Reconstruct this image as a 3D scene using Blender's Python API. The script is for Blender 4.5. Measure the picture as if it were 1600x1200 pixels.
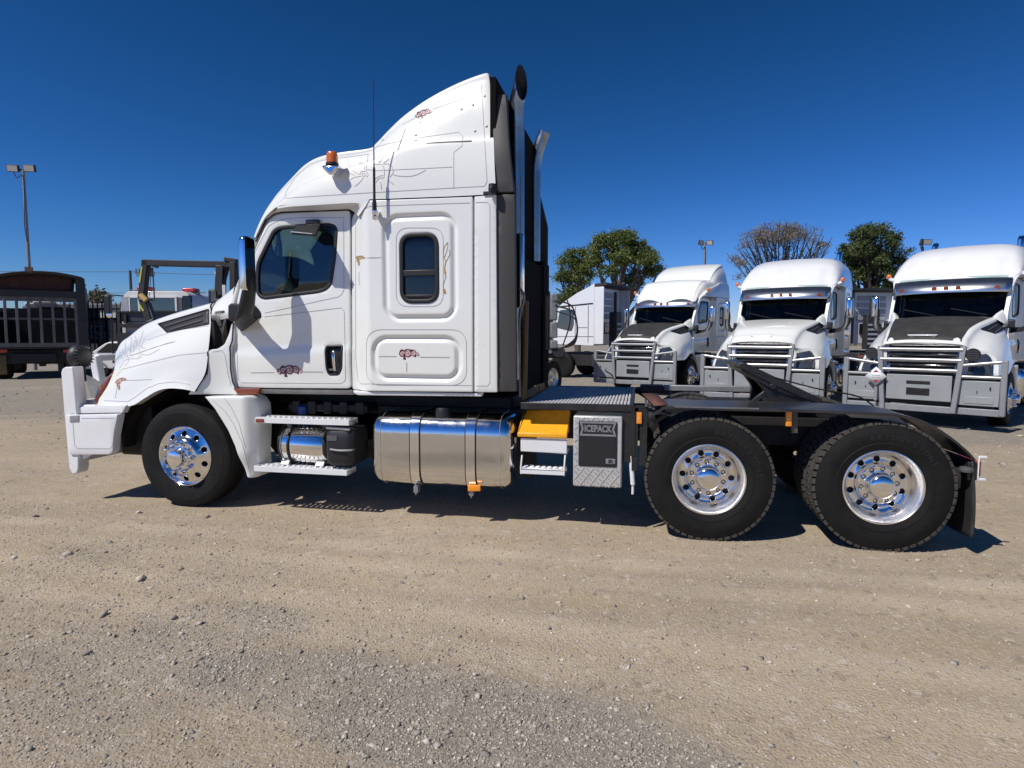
import bpy, bmesh, math, random
import numpy as np
from mathutils import Vector, Matrix
from mathutils.geometry import delaunay_2d_cdt
from mathutils.bvhtree import BVHTree
random.seed(7)
R = math.radians
S = bpy.context.scene
COL = S.collection
for o in list(bpy.data.objects):
    bpy.data.objects.remove(o)

# ------------------------------------------------------------------ camera, sky, sun, exposure
CF, CA, CP, CX, CY, CH = 968.06, .2027, .0789, 4.3865, -5.2346, 1.7069
cam = bpy.data.objects.new('camera', bpy.data.cameras.new('camera'))
COL.objects.link(cam)
cam.location = (CX, CY, CH)
cam.rotation_euler = (math.pi / 2 - CP, 0, CA)
cam.data.sensor_width = 36
cam.data.lens = 36 * CF / 1600
cam.data.clip_start = .05
cam.data.clip_end = 4000
S.camera = cam
SUN = Vector((-.55, -.60, 1.0)).normalized()          # towards the sun
sun_el = math.asin(SUN.z)
sun_az = math.atan2(SUN.x, SUN.y)                     # from +Y towards +X
W = bpy.data.worlds.new('World')
S.world = W
W.use_nodes = True
wn = W.node_tree
wn.nodes.clear()
sky = wn.nodes.new('ShaderNodeTexSky')
sky.sky_type = 'NISHITA'
sky.sun_disc = False
sky.sun_elevation = sun_el
sky.sun_rotation = sun_az
sky.altitude = 300
sky.air_density = 1.0
sky.dust_density = .0
sky.ozone_density = 1.5
bg = wn.nodes.new('ShaderNodeBackground')
bg.inputs['Strength'].default_value = .085
wo = wn.nodes.new('ShaderNodeOutputWorld')
sep = wn.nodes.new('ShaderNodeSeparateColor')        # clear dry air: a deeper, purer blue all over the dome
com = wn.nodes.new('ShaderNodeCombineColor')
wn.links.new(sky.outputs[0], sep.inputs[0])
for ci, (ex, kk_) in enumerate(((2.087, .0586), (1.5, .238), (1.78, .2456))):
    pw_ = wn.nodes.new('ShaderNodeMath'); pw_.operation = 'POWER'; pw_.inputs[1].default_value = ex
    ml_ = wn.nodes.new('ShaderNodeMath'); ml_.operation = 'MULTIPLY'; ml_.inputs[1].default_value = kk_
    wn.links.new(sep.outputs[ci], pw_.inputs[0]); wn.links.new(pw_.outputs[0], ml_.inputs[0]); wn.links.new(ml_.outputs[0], com.inputs[ci])
wn.links.new(com.outputs[0], bg.inputs[0])
wn.links.new(bg.outputs[0], wo.inputs[0])
sl = bpy.data.lights.new('sun', 'SUN')
sl.energy = 4.4
sl.angle = R(.53)
sl.color = (1, .955, .89)
so = bpy.data.objects.new('sun', sl)
COL.objects.link(so)
so.rotation_euler = (-SUN).to_track_quat('-Z', 'Y').to_euler()
S.view_settings.view_transform = 'Standard'
S.view_settings.look = 'None'
S.view_settings.exposure = 0.0
S.view_settings.gamma = 1
S.view_settings.use_curve_mapping = False

# ------------------------------------------------------------------ measuring helpers
_fw = Vector((-math.sin(CA), math.cos(CA), 0))
_rt = Vector((math.cos(CA), math.sin(CA), 0))
_up = Vector((0, 0, 1))
_f2 = _fw * math.cos(CP) - _up * math.sin(CP)
_u2 = _up * math.cos(CP) + _fw * math.sin(CP)
_c = Vector((CX, CY, CH))
def ray(px, py):
    return _f2 + _rt * ((px - 800) / CF) + _u2 * ((600 - py) / CF)
def U(px, py, Y):                      # where a sight line meets the vertical plane y = Y
    d = ray(px, py)
    return _c + d * ((Y - CY) / d.y)
def uo(pts, Y):
    return [(p.x, p.z) for p in (U(a, b, Y) for a, b in pts)]
def lerp(a, b, t):
    return a + (b - a) * t
def sst(a, b, x):
    t = min(1, max(0, (x - a) / (b - a)))
    return t * t * (3 - 2 * t)

# ------------------------------------------------------------------ tags
def tag(o, label=None, cat=None, group=None, kind=None):
    if label: o['label'] = label
    if cat: o['category'] = cat
    if group: o['group'] = group
    if kind: o['kind'] = kind
    return o
def empty(name, loc=(0, 0, 0), rz=0, parent=None):
    o = bpy.data.objects.new(name, None)
    COL.objects.link(o)
    o.location = loc
    o.rotation_euler = (0, 0, rz)
    o.empty_display_size = .2
    if parent: o.parent = parent
    return o
def kids(o):
    return [c for c in bpy.data.objects if c.parent == o]
def copy_tree(o, parent=None, keep=None):
    c = o.copy()
    COL.objects.link(c)
    if parent: c.parent = parent
    for ch in list(o.children):
        if keep is None or keep(ch):
            copy_tree(ch, c)
    return c

# ------------------------------------------------------------------ mesh builder
class MB:
    def __init__(s):
        s.v = []; s.f = []
    def add(s, vs, fs):
        n = len(s.v)
        s.v += [tuple(v) for v in vs]
        s.f += [tuple(i + n for i in f) for f in fs]
        return s
    def box(s, a, b, M=None):
        (x0, y0, z0), (x1, y1, z1) = a, b
        vs = [(x0, y0, z0), (x1, y0, z0), (x1, y1, z0), (x0, y1, z0), (x0, y0, z1), (x1, y0, z1), (x1, y1, z1), (x0, y1, z1)]
        if M is not None: vs = [M @ Vector(v) for v in vs]
        return s.add(vs, [(0, 3, 2, 1), (4, 5, 6, 7), (0, 1, 5, 4), (1, 2, 6, 5), (2, 3, 7, 6), (3, 0, 4, 7)])
    def bar(s, p, q, w, h, up=(0, 0, 1)):          # box beam from p to q
        p = Vector(p); q = Vector(q)
        d = (q - p).normalized()
        u = Vector(up)
        sd = d.cross(u)
        if sd.length < 1e-4: sd = d.cross(Vector((1, 0, 0)))
        sd.normalize(); u = sd.cross(d)
        sd *= w / 2; u *= h / 2
        vs = [p - sd - u, p + sd - u, p + sd + u, p - sd + u, q - sd - u, q + sd - u, q + sd + u, q - sd + u]
        return s.add(vs, [(0, 1, 2, 3), (7, 6, 5, 4), (0, 4, 5, 1), (1, 5, 6, 2), (2, 6, 7, 3), (3, 7, 4, 0)])
    def tube(s, pts, r, n=10, cap=True):
        pts = [Vector(p) for p in pts]
        rs = r if isinstance(r, (list, tuple)) else [r] * len(pts)
        d0 = (pts[1] - pts[0]).normalized()
        a = d0.orthogonal().normalized()
        rings = []
        for i, p in enumerate(pts):
            if i == 0: d = d0
            elif i == len(pts) - 1: d = (pts[i] - pts[i - 1]).normalized()
            else: d = ((pts[i] - pts[i - 1]).normalized() + (pts[i + 1] - pts[i]).normalized()).normalized()
            a = (a - d * a.dot(d)).normalized()
            b = d.cross(a)
            rings.append([p + (a * math.cos(2 * math.pi * k / n) + b * math.sin(2 * math.pi * k / n)) * rs[i] for k in range(n)])
        vs = [v for ring in rings for v in ring]
        fs = []
        for i in range(len(pts) - 1):
            for k in range(n):
                fs.append((i * n + k, i * n + (k + 1) % n, (i + 1) * n + (k + 1) % n, (i + 1) * n + k))
        if cap:
            fs.append(tuple(range(n))[::-1])
            m = (len(pts) - 1) * n
            fs.append(tuple(m + k for k in range(n)))
        return s.add(vs, fs)
    def lathe(s, prof, n=32, c=(0, 0, 0), axis='Y', cap=True):
        vs = []; fs = []
        m = len(prof)
        for r, h in prof:
            for k in range(n):
                t = 2 * math.pi * k / n
                a, b = r * math.cos(t), r * math.sin(t)
                p = {'Y': (a, h, b), 'Z': (a, b, h), 'X': (h, a, b)}[axis]
                vs.append((p[0] + c[0], p[1] + c[1], p[2] + c[2]))
        for i in range(m - 1):
            for k in range(n):
                fs.append((i * n + k, i * n + (k + 1) % n, (i + 1) * n + (k + 1) % n, (i + 1) * n + k))
        if cap:
            if prof[0][0] > 1e-4: fs.append(tuple(range(n)))
            if prof[-1][0] > 1e-4: fs.append(tuple((m - 1) * n + k for k in range(n)))
        return s.add(vs, fs)
    def prism(s, poly, y0, y1):                    # polygon in (x, z), extruded in y
        n = len(poly)
        vs = [(x, y0, z) for x, z in poly] + [(x, y1, z) for x, z in poly]
        fs = [tuple(range(n)), tuple(range(2 * n - 1, n - 1, -1))]
        fs += [(i, n + i, n + (i + 1) % n, (i + 1) % n) for i in range(n)]
        return s.add(vs, fs)
    def grid(s, rows):
        m, n = len(rows), len(rows[0])
        vs = [p for r in rows for p in r]
        fs = [(i * n + j, i * n + j + 1, (i + 1) * n + j + 1, (i + 1) * n + j) for i in range(m - 1) for j in range(n - 1)]
        return s.add(vs, fs)
    def build(s, name, mat, parent=None, bevel=0, angle=38, weld=True, seg=2, smooth=True, solid=0):
        bm = bmesh.new()
        vs = [bm.verts.new(v) for v in s.v]
        for f in s.f:
            try: bm.faces.new([vs[i] for i in f])
            except ValueError: pass
        if weld: bmesh.ops.remove_doubles(bm, verts=bm.verts, dist=2e-5)
        bmesh.ops.dissolve_degenerate(bm, dist=1e-6, edges=bm.edges)
        bmesh.ops.recalc_face_normals(bm, faces=bm.faces)
        return finish(bm, name, mat, parent, bevel, angle, seg, smooth, solid)
def finish(bm, name, mat, parent=None, bevel=0, angle=38, seg=2, smooth=True, solid=0):
    ca = math.radians(angle)
    for f in bm.faces: f.smooth = smooth
    for e in bm.edges:
        e.smooth = not (len(e.link_faces) == 2 and e.calc_face_angle(0) > ca)
    me = bpy.data.meshes.new(name)
    bm.to_mesh(me)
    bm.free()
    if mat: me.materials.append(mat)
    o = bpy.data.objects.new(name, me)
    COL.objects.link(o)
    if parent: o.parent = parent
    if solid:
        m = o.modifiers.new('thickness', 'SOLIDIFY'); m.thickness = solid; m.offset = -1
    if bevel:
        m = o.modifiers.new('edges', 'BEVEL'); m.width = bevel; m.segments = seg; m.limit_method = 'ANGLE'; m.angle_limit = R(40)
    return o
def mirror_copy(o, parent=None, yc=1.22):
    me = o.data.copy()
    for v in me.vertices: v.co.y = 2 * yc - v.co.y
    me.flip_normals()
    c = bpy.data.objects.new(o.name.split('.')[0], me)
    COL.objects.link(c)
    c.parent = parent or o.parent
    for m in o.modifiers:
        if m.type == 'BEVEL':
            q = c.modifiers.new('edges', 'BEVEL'); q.width = m.width; q.segments = m.segments; q.limit_method = 'ANGLE'; q.angle_limit = m.angle_limit
    return c

# ------------------------------------------------------------------ flat outlines -> shaped panels
def rpoly(pts, r, n=5):                            # round the corners of a polygon
    out = []
    m = len(pts)
    rr = r if isinstance(r, (list, tuple)) else [r] * m
    for i in range(m):
        p = Vector(pts[i]); a = Vector(pts[i - 1]); b = Vector(pts[(i + 1) % m])
        k = min(rr[i], (a - p).length * .45, (b - p).length * .45)
        if k < 1e-4:
            out.append(tuple(p)); continue
        s = p + (a - p).normalized() * k; e = p + (b - p).normalized() * k
        for j in range(n + 1):
            t = j / n
            out.append(tuple(s * (1 - t) ** 2 + p * 2 * t * (1 - t) + e * t * t))
    return out
def rrect(x0, z0, x1, z1, r, n=6):
    return rpoly([(x0, z0), (x1, z0), (x1, z1), (x0, z1)], r, n)
def resample(poly, d, closed=True):
    out = []
    m = len(poly)
    for i in range(m if closed else m - 1):
        a = Vector(poly[i]); b = Vector(poly[(i + 1) % m])
        k = max(1, int(math.ceil((b - a).length / d)))
        for j in range(k): out.append(tuple(a.lerp(b, j / k)))
    if not closed: out.append(tuple(poly[-1]))
    return out
def inside(P, poly):
    x, y = P[:, 0], P[:, 1]
    res = np.zeros(len(P), bool)
    q = np.asarray(poly, float)
    m = len(q)
    for i in range(m):
        x0, y0 = q[i - 1]; x1, y1 = q[i]
        c = (y0 > y) != (y1 > y)
        if y1 != y0: res ^= c & (x < (x1 - x0) * (y - y0) / (y1 - y0) + x0)
    return res
def dist(P, poly):
    q = np.asarray(poly, float)
    best = np.full(len(P), 1e9)
    for i in range(len(q)):
        a, b = q[i - 1], q[i]
        d = b - a
        L = d @ d
        if L < 1e-12: continue
        t = np.clip(((P - a) @ d) / L, 0, 1)
        best = np.minimum(best, np.hypot(*(P - a - t[:, None] * d).T))
    return best
def sdf(P, poly):
    d = dist(P, poly)
    return np.where(inside(P, poly), -d, d)
def panel(name, outline, mat, parent=None, holes=(), yf=lambda x, z: 0, thick=.03, cell=.05, rnd=.006, angle=40):
    loops = [resample(outline, cell)] + [resample(h, min(cell, .03)) for h in holes]
    pts = []; edges = []
    for lp in loops:
        n = len(pts)
        pts += lp
        edges += [(n + i, n + (i + 1) % len(lp)) for i in range(len(lp))]
    nb = len(pts)
    A = np.array(outline)
    extra = []
    for k in (.3, 1.0):                            # rings that roll the edge over
        for li, lp in enumerate(loops):
            q = np.array(lp)
            t = np.roll(q, -1, 0) - np.roll(q, 1, 0)
            nn = np.stack([-t[:, 1], t[:, 0]], 1)
            nn /= np.linalg.norm(nn, axis=1)[:, None] + 1e-9
            for sg in (1, -1):
                e = q + nn * rnd * k * sg
                extra.append(e)
    x0, z0 = A.min(0); x1, z1 = A.max(0)
    gx, gz = np.meshgrid(np.arange(x0 + cell / 2, x1, cell), np.arange(z0 + cell / 2, z1, cell))
    G = np.stack([gx.ravel(), gz.ravel()], 1)
    def ok(P, m):
        k = inside(P, loops[0]) & (dist(P, loops[0]) > m)
        for h in loops[1:]: k &= ~inside(P, h) & (dist(P, h) > m)
        return P[k]
    E1 = ok(np.concatenate(extra), rnd * .25)
    G = ok(G, rnd + cell * .35)
    allp = pts + [tuple(p) for p in E1] + [tuple(p) for p in G]
    v2, e2, f2, *_ = delaunay_2d_cdt([Vector(p) for p in allp], edges, [], 0, 1e-5)
    V = np.array([tuple(v) for v in v2])
    C = np.array([V[list(f)].mean(0) for f in f2])
    keep = inside(C, loops[0])
    for h in loops[1:]: keep &= ~inside(C, h)
    D = dist(V, loops[0])
    for h in loops[1:]: D = np.minimum(D, dist(V, h))
    t = np.clip(1 - D / rnd, 0, 1)
    roll = rnd * (1 - np.sqrt(np.maximum(0, 1 - t * t)))
    bm = bmesh.new()
    bv = [bm.verts.new((x, yf(x, z) + q, z)) for (x, z), q in zip(V, roll)]
    for f, k in zip(f2, keep):
        if k:
            try: bm.faces.new([bv[i] for i in f])
            except ValueError: pass
    bmesh.ops.delete(bm, geom=[v for v in bm.verts if not v.link_faces], context='VERTS')
    if thick:
        be = [e for e in bm.edges if len(e.link_faces) == 1]
        mp = {}
        for e in be:
            for v in e.verts:
                if v not in mp: mp[v] = bm.verts.new((v.co.x, v.co.y + thick, v.co.z))
        for e in be:
            l = e.link_loops[0]
            a, b = l.vert, l.link_loop_next.vert
            try: bm.faces.new((b, a, mp[a], mp[b]))
            except ValueError: pass
    for f in bm.faces: f.normal_update()
    return finish(bm, name, mat, parent, 0, angle)
def spline_rows(rows, sub, lin_from=None):         # Catmull-Rom across a list of equal-length point rows
    out = []
    m = len(rows)
    for i in range(m - 1):
        lin = lin_from is not None and i >= lin_from
        p0 = rows[max(i - 1, 0)]; p1 = rows[i]; p2 = rows[i + 1]; p3 = rows[min(i + 2, m - 1)]
        if lin_from is not None and i + 1 >= lin_from: p3 = p2
        n = 1 if lin else sub
        for k in range(n):
            t = k / n
            row = []
            for a, b, c, d in zip(p0, p1, p2, p3):
                if lin: row.append(b.lerp(c, t))
                else: row.append(.5 * ((2 * b) + (c - a) * t + (2 * a - 5 * b + 4 * c - d) * t * t + (3 * b - a - 3 * c + d) * t ** 3))
            out.append(row)
    out.append(list(rows[-1]))
    return out
def smooth_row(pts, sub):                          # same along one row
    return [r[0] for r in spline_rows([[p] for p in pts], sub)]

# ------------------------------------------------------------------ materials
MATS = {}
def mat(name, col, rough=.5, metal=0, coat=0, spec=.5, var=0, vscale=6, col2=None, bump=0, bscale=80, rvar=0, emit=None):
    if name in MATS: return MATS[name]
    m = bpy.data.materials.new(name)
    m.use_nodes = True
    nt = m.node_tree
    b = nt.nodes['Principled BSDF']
    b.inputs['Base Color'].default_value = (*col, 1)
    b.inputs['Roughness'].default_value = rough
    b.inputs['Metallic'].default_value = metal
    b.inputs['Coat Weight'].default_value = coat
    b.inputs['Coat Roughness'].default_value = .04
    b.inputs['Specular IOR Level'].default_value = spec
    if var or rvar or bump:
        tc = nt.nodes.new('ShaderNodeTexCoord')
    if var or rvar:
        n = nt.nodes.new('ShaderNodeTexNoise')
        n.inputs['Scale'].default_value = vscale
        n.inputs['Detail'].default_value = 6
        n.inputs['Roughness'].default_value = .65
        nt.links.new(tc.outputs['Object'], n.inputs['Vector'])
        mr = nt.nodes.new('ShaderNodeMapRange')
        mr.inputs[1].default_value = .35; mr.inputs[2].default_value = .7
        nt.links.new(n.outputs[0], mr.inputs[0])
        if var:
            mx = nt.nodes.new('ShaderNodeMix'); mx.data_type = 'RGBA'
            c2 = col2 or tuple(c * (1 - var) for c in col)
            mx.inputs[6].default_value = (*col, 1); mx.inputs[7].default_value = (*c2, 1)
            ml = nt.nodes.new('ShaderNodeMath'); ml.operation = 'MULTIPLY'; ml.inputs[1].default_value = 1 if not col2 else var
            nt.links.new(mr.outputs[0], ml.inputs[0])
            nt.links.new(ml.outputs[0], mx.inputs[0])
            nt.links.new(mx.outputs[2], b.inputs['Base Color'])
        if rvar:
            r2 = nt.nodes.new('ShaderNodeMapRange')
            r2.inputs[3].default_value = rough; r2.inputs[4].default_value = rough + rvar
            nt.links.new(mr.outputs[0], r2.inputs[0])
            nt.links.new(r2.outputs[0], b.inputs['Roughness'])
    if bump:
        n2 = nt.nodes.new('ShaderNodeTexNoise')
        n2.inputs['Scale'].default_value = bscale
        n2.inputs['Detail'].default_value = 4
        nt.links.new(tc.outputs['Object'], n2.inputs['Vector'])
        bp = nt.nodes.new('ShaderNodeBump')
        bp.inputs['Strength'].default_value = bump
        bp.inputs['Distance'].default_value = .01
        nt.links.new(n2.outputs[0], bp.inputs['Height'])
        nt.links.new(bp.outputs[0], b.inputs['Normal'])
    if emit:
        b.inputs['Emission Color'].default_value = (*emit[0], 1); b.inputs['Emission Strength'].default_value = emit[1]
    MATS[name] = m
    return m
white = mat('white_paint', (.80, .81, .765), .18, coat=.6, var=.12, vscale=2.2, col2=(.66, .63, .58), rvar=.12)
white_b = mat('white_powder_coat', (.78, .79, .79), .35, coat=.2, var=.2, vscale=5, col2=(.6, .57, .52))
white_f = mat('white_fleet_paint', (.78, .79, .80), .25, coat=.5, var=.2, vscale=3, col2=(.62, .58, .52))
chrome = mat('chrome', (.84, .83, .82), .09, 1, rvar=.05, vscale=9)
steelm = mat('polished_stainless', (.72, .72, .72), .07, 1, rvar=.1, vscale=12)
visor_m = mat('brushed_visor_steel', (.75, .75, .74), .30, 1, var=.15, vscale=6)
alu = mat('polished_alloy', (.86, .85, .83), .27, 1, rvar=.10, vscale=18)
alub = mat('brushed_alloy', (.60, .60, .59), .42, .30, var=.2, vscale=14, bump=.05, bscale=200)
alut = mat('bull_bar_alloy', (.30, .31, .32), .5, .25, var=.15, vscale=6)
black = mat('black_paint', (.012, .012, .013), .35, var=.5, col2=(.05, .045, .04), vscale=9)
blackp = mat('black_plastic', (.016, .016, .017), .48, bump=.08, bscale=260)
dark = mat('chassis_black', (.008, .008, .008), .6, var=.6, col2=(.03, .026, .022), vscale=11)
rubber = mat('tyre_rubber', (.0075, .0075, .0075), .7, spec=.22, var=.4, col2=(.026, .024, .021), vscale=7, bump=.1, bscale=120)
tread = mat('dusty_tread_rubber', (.028, .026, .023), .8, var=.7, col2=(.11, .095, .075), vscale=22, bump=.2, bscale=90)
extm = mat('charcoal_fairing', (.046, .043, .040), .55, var=.35, vscale=4, col2=(.062, .057, .052))
stackm = mat('weathered_stack_steel', (.44, .43, .42), .20, 1, var=.25, vscale=9, rvar=.15)
glass = mat('dark_tinted_glass', (.006, .010, .011), .02, spec=.6)
glass_t = mat('green_tinted_glass', (.008, .03, .034), .02, spec=1.0, coat=1.0)
amber = mat('amber_lens', (.85, .26, .015), .2, coat=.5)
ambd = mat('smoked_amber_lens', (.22, .05, .02), .18, coat=.6)
redl = mat('red_lens', (.5, .02, .015), .2, coat=.5)
matte = mat('soot_black', (.007, .007, .007), .9, spec=.08)
beac = mat('orange_beacon_lens', (.62, .15, .025), .15, coat=.6)
orange = mat('orange_plastic', (.95, .43, .015), .42, var=.2, vscale=14)
rust = mat('rusty_plate', (.10, .04, .028), .75, var=.6, vscale=16, col2=(.17, .07, .045), bump=.2)
galv = mat('galvanised_steel', (.33, .33, .33), .5, .4, var=.3, vscale=8)
tan = mat('ochre_post_paint', (.16, .10, .035), .55, var=.3)
graym = mat('grey_steel', (.12, .12, .125), .5, .2, var=.3)
matt = mat('black_vinyl_cover', (.022, .022, .02), .62, var=.6, col2=(.06, .056, .05), vscale=5, bump=.15, bscale=60)
maroon = mat('maroon_scroll_paint', (.09, .008, .016), .35)
pink = mat('pale_pink_scroll_paint', (.62, .42, .42), .35)
gold = mat('gold_scroll_paint', (.42, .24, .05), .35)
pin = mat('grey_pinstripe_paint', (.36, .35, .37), .4)
seam = mat('rubber_seam', (.01, .01, .01), .6)
bluep = mat('blue_cap_plastic', (.02, .06, .25), .4)

def see_through(name, tint, ior=1.55, extra=.02):
    m = bpy.data.materials.new(name); m.use_nodes = True
    nt = m.node_tree; nt.nodes.clear()
    tr = nt.nodes.new('ShaderNodeBsdfTransparent'); tr.inputs[0].default_value = (*tint, 1)
    gl = nt.nodes.new('ShaderNodeBsdfGlossy'); gl.inputs['Roughness'].default_value = .01; gl.inputs[0].default_value = (.9, .97, .96, 1)
    fr = nt.nodes.new('ShaderNodeFresnel'); fr.inputs[0].default_value = ior
    ad = nt.nodes.new('ShaderNodeMath'); ad.operation = 'ADD'; ad.inputs[1].default_value = extra; ad.use_clamp = True
    mx = nt.nodes.new('ShaderNodeMixShader'); out = nt.nodes.new('ShaderNodeOutputMaterial')
    nt.links.new(fr.outputs[0], ad.inputs[0]); nt.links.new(ad.outputs[0], mx.inputs[0]); nt.links.new(tr.outputs[0], mx.inputs[1]); nt.links.new(gl.outputs[0], mx.inputs[2]); nt.links.new(mx.outputs[0], out.inputs[0])
    return m
door_gl = see_through('tinted_door_glass', (.44, .60, .60))
wind_gl = see_through('windscreen_glass', (.62, .70, .67), 1.36, .0)
trim = mat('dark_grey_trim', (.06, .06, .062), .7, bump=.1, bscale=150)
# ================================================================== the white prime mover in front
YC = 1.22
truck = empty('prime_mover', (0, 0, 0))
tag(truck, 'white prime mover side-on in the foreground with pinstripes, scrolls and bare black rear chassis', 'truck')
COMMON = []                                        # parts every truck of this type has (reused for the row behind)
def common(o):
    COMMON.append(o); return o
def both(o):
    common(o); m = mirror_copy(o); common(m); return m

# ---------------------------------------------------------------- hood with wings
def row(pts):
    return [U(a, b, y) for a, b, y in pts]
K = row([(183, 549, .60), (190, 534.5, .60), (202, 525.5, .59), (225, 508, .56), (255, 495.5, .51), (285, 486, .46), (315, 477.5, .41), (332, 473, .38)])
Crow = [Vector((p.x - .13 * (1 - i / 7) - .02, YC, p.z + .045)) for i, p in enumerate(K)]
Cm = [Vector((lerp(p.x, c.x, .72), lerp(p.y, YC, .5), lerp(p.z, c.z, .8))) for p, c in zip(K, Crow)]
K2 = row([(181, 560, .50), (190, 548, .50), (204, 537, .49), (227, 521, .46), (257, 508, .42), (287, 499, .37), (315, 491, .33), (329, 487, .31)])
UU = row([(180, 566, .32), (192, 557, .29), (207, 549, .27), (230, 537, .25), (258, 527, .23), (288, 518, .22), (316, 511, .21), (329, 508, .21)])
SH = row([(178, 580, .19), (195, 574, .15), (213, 567, .125), (234, 560, .115), (262, 553, .11), (290, 548, .11), (312, 544, .12), (326, 542, .13)])
FB = row([(168, 603, .12), (188, 598, .085), (208, 593, .07), (232, 586, .065), (262, 580, .065), (288, 578, .065), (306, 579, .07), (321, 581, .08)])
A1 = row([(155, 623, .10), (178, 622, .065), (202, 620, .045), (222, 608, .04), (246, 596, .04), (270, 593, .04), (292, 596, .045), (310, 602, .055)])
A0 = row([(152, 633, .09), (180, 634, .04), (205, 634, .012), (226, 622, .0), (244, 611.5, .0), (262, 607, .0), (286, 608, .005), (304, 612, .03)])
AR = [Vector((p.x, p.y + .12, p.z)) for p in A0]
rows = [smooth_row(r, 6) for r in (Crow, Cm, K, K2, UU, SH, FB, A1, A0, AR)]
hood_rows = spline_rows(rows, 6, lin_from=7)
full = [[Vector((p.x, 2 * YC - p.y, p.z)) for p in r] for r in hood_rows[:0:-1]] + hood_rows
hood = common(MB().grid(full).build('hood', white, truck, angle=50))
# wing fronts, headlights
Lc = [K[0], K2[0], UU[0], SH[0], FB[0], A1[0], A0[0]]
Lc = smooth_row(Lc, 4)
GR = [Vector((-1.13 - .10 * t, .60 + .06 * t, lerp(K[0].z, .97, t))) for t in [i / (len(Lc) - 1) for i in range(len(Lc))]]
def nose_patch(a, b, off):
    out = []
    for p, q, t in zip(Lc[a:b], GR[a:b], range(a, b)):
        r = []
        for k in range(9):
            s = k / 8
            v = p.lerp(q, s)
            v.x -= .07 * math.sin(math.pi * s) + off
            v.y -= off * .4 * (1 - s)
            r.append(v)
        out.append(r)
    return out
np_ = nose_patch(0, len(Lc), 0)
both(MB().grid(np_).build('wing_front', white, truck, angle=60))
hl = nose_patch(10, len(Lc) - 1, .012)
h1 = MB().grid([r[1:7] for r in hl]).build('headlight', mat('headlight_lens', (.05, .055, .06), .06, spec=1, coat=1), truck, solid=.03, angle=60)
def lens_rows():
    out = []
    rws = nose_patch(12, len(Lc) - 1, .010)
    n = len(rws) - 1
    for i, r in enumerate(rws):
        w = math.sin(math.pi * i / n)
        q = []
        for k in range(6):
            s = k / 5
            v = r[0].lerp(r[2], s).copy()
            v.x -= .085 * w * math.sin(math.pi * min(1, s * .9 + .05))
            q.append(v)
        out.append(q)
    return out
t1 = MB().grid(lens_rows()).build('indicator_lens', ambd, truck, solid=.02, angle=60)
for q in (2.6, 4.2):                               # lamp reflectors inside the lens
    p = hl[6][int(q)]
    MB().lathe([(.055, 0), (.05, -.012), (0, -.016)], 16, (p.x - .004, p.y, p.z), 'X').build('lamp_reflector', chrome, h1)
common(h1)
h2 = mirror_copy(h1); common(h2)
for c in h1.children: mirror_copy(c, h2)
# grille
gw0, gw1 = .63, .70
g = MB()
g.add([(-1.10, gw0, 1.50), (-1.10, 2 * YC - gw0, 1.50), (-1.2, 2 * YC - gw1, .97), (-1.2, gw1, .97)], [(0, 1, 2, 3)])
gr = common(g.build('grille', mat('grille_black', (.01, .01, .01), .5), truck))
fr = MB()
P4 = [(-1.17, gw0, 1.53), (-1.17, 2 * YC - gw0, 1.53), (-1.26, 2 * YC - gw1, .96), (-1.26, gw1, .96)]
for i in range(4): fr.tube([P4[i], P4[(i + 1) % 4]], .03, 8)
fr.tube([(-1.2, gw0 - .02, 1.55), (-1.26, .95, 1.575), (-1.28, YC, 1.58), (-1.26, 1.49, 1.575), (-1.2, 2 * YC - gw0 + .02, 1.55)], [.035, .055, .06, .055, .035], 10)
fr.build('grille_frame', chrome, gr)
for i in range(5):
    t = (i + .6) / 5.3
    z = lerp(1.50, .97, t); y = lerp(gw0, gw1, t); x = lerp(-1.18, -1.26, t)
    MB().bar((x, y, z), (x, 2 * YC - y, z), .03, .035, up=(0, 0, 1)).build('grille_bar', steelm, gr, bevel=.008)
bd = MB().prism(rrect(-.22, -.035, .22, .035, .035), 0, .02).build('badge', steelm, gr, bevel=.006)
bd.location = (-1.30, YC, 1.655); bd.rotation_euler = (R(-10), 0, R(90))

# ---------------------------------------------------------------- cab sides
def yside(x, z):
    y = lerp(.15, .035, sst(1.76, 2.0, x))
    f = 1 - sst(1.70, 1.80, x)
    y += .05 * (1 - sst(.35, 1.0, x)) + .03 * max(0, z - 2.0) * f
    zc = 1.50 + .05 * x
    y += .016 * sst(zc - .02, zc + .035, z) * f
    y -= .012 * sst(1.25, 1.45, z) * f
    return y
def inset(poly, d):
    q = np.array(resample(poly, .02))
    t = np.roll(q, -1, 0) - np.roll(q, 1, 0)
    n = np.stack([-t[:, 1], t[:, 0]], 1)
    n /= np.linalg.norm(n, axis=1)[:, None] + 1e-9
    area = np.sum(q[:, 0] * np.roll(q[:, 1], -1) - np.roll(q[:, 0], -1) * q[:, 1])
    return [tuple(p) for p in q + n * d * (1 if area > 0 else -1)]
door_px = [(368.7, 606), (364, 596), (360.7, 577), (360, 543), (364, 533), (364, 500), (366, 470), (373, 441), (387, 410), (400, 379), (416, 345), (428, 335), (442, 332), (500, 329.5), (546, 328), (547, 470), (548.5, 607)]
door_xz = uo(door_px, .16)
win_px = [(399.5, 411), (425, 360), (433, 354), (446, 351.7), (515, 348.7), (524, 352.5), (527, 360), (524.7, 405), (522.5, 420), (519.5, 444), (512, 453), (500, 457.5), (414.5, 468), (405.5, 465), (400, 457.5), (398.7, 435)]
win_xz = rpoly(uo(win_px, .17), .05, 3)
hand_xz = rpoly(uo([(508, 540), (536, 539), (535, 575), (530, 586), (513, 586), (510, 575)], .15), .03, 4)
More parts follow.
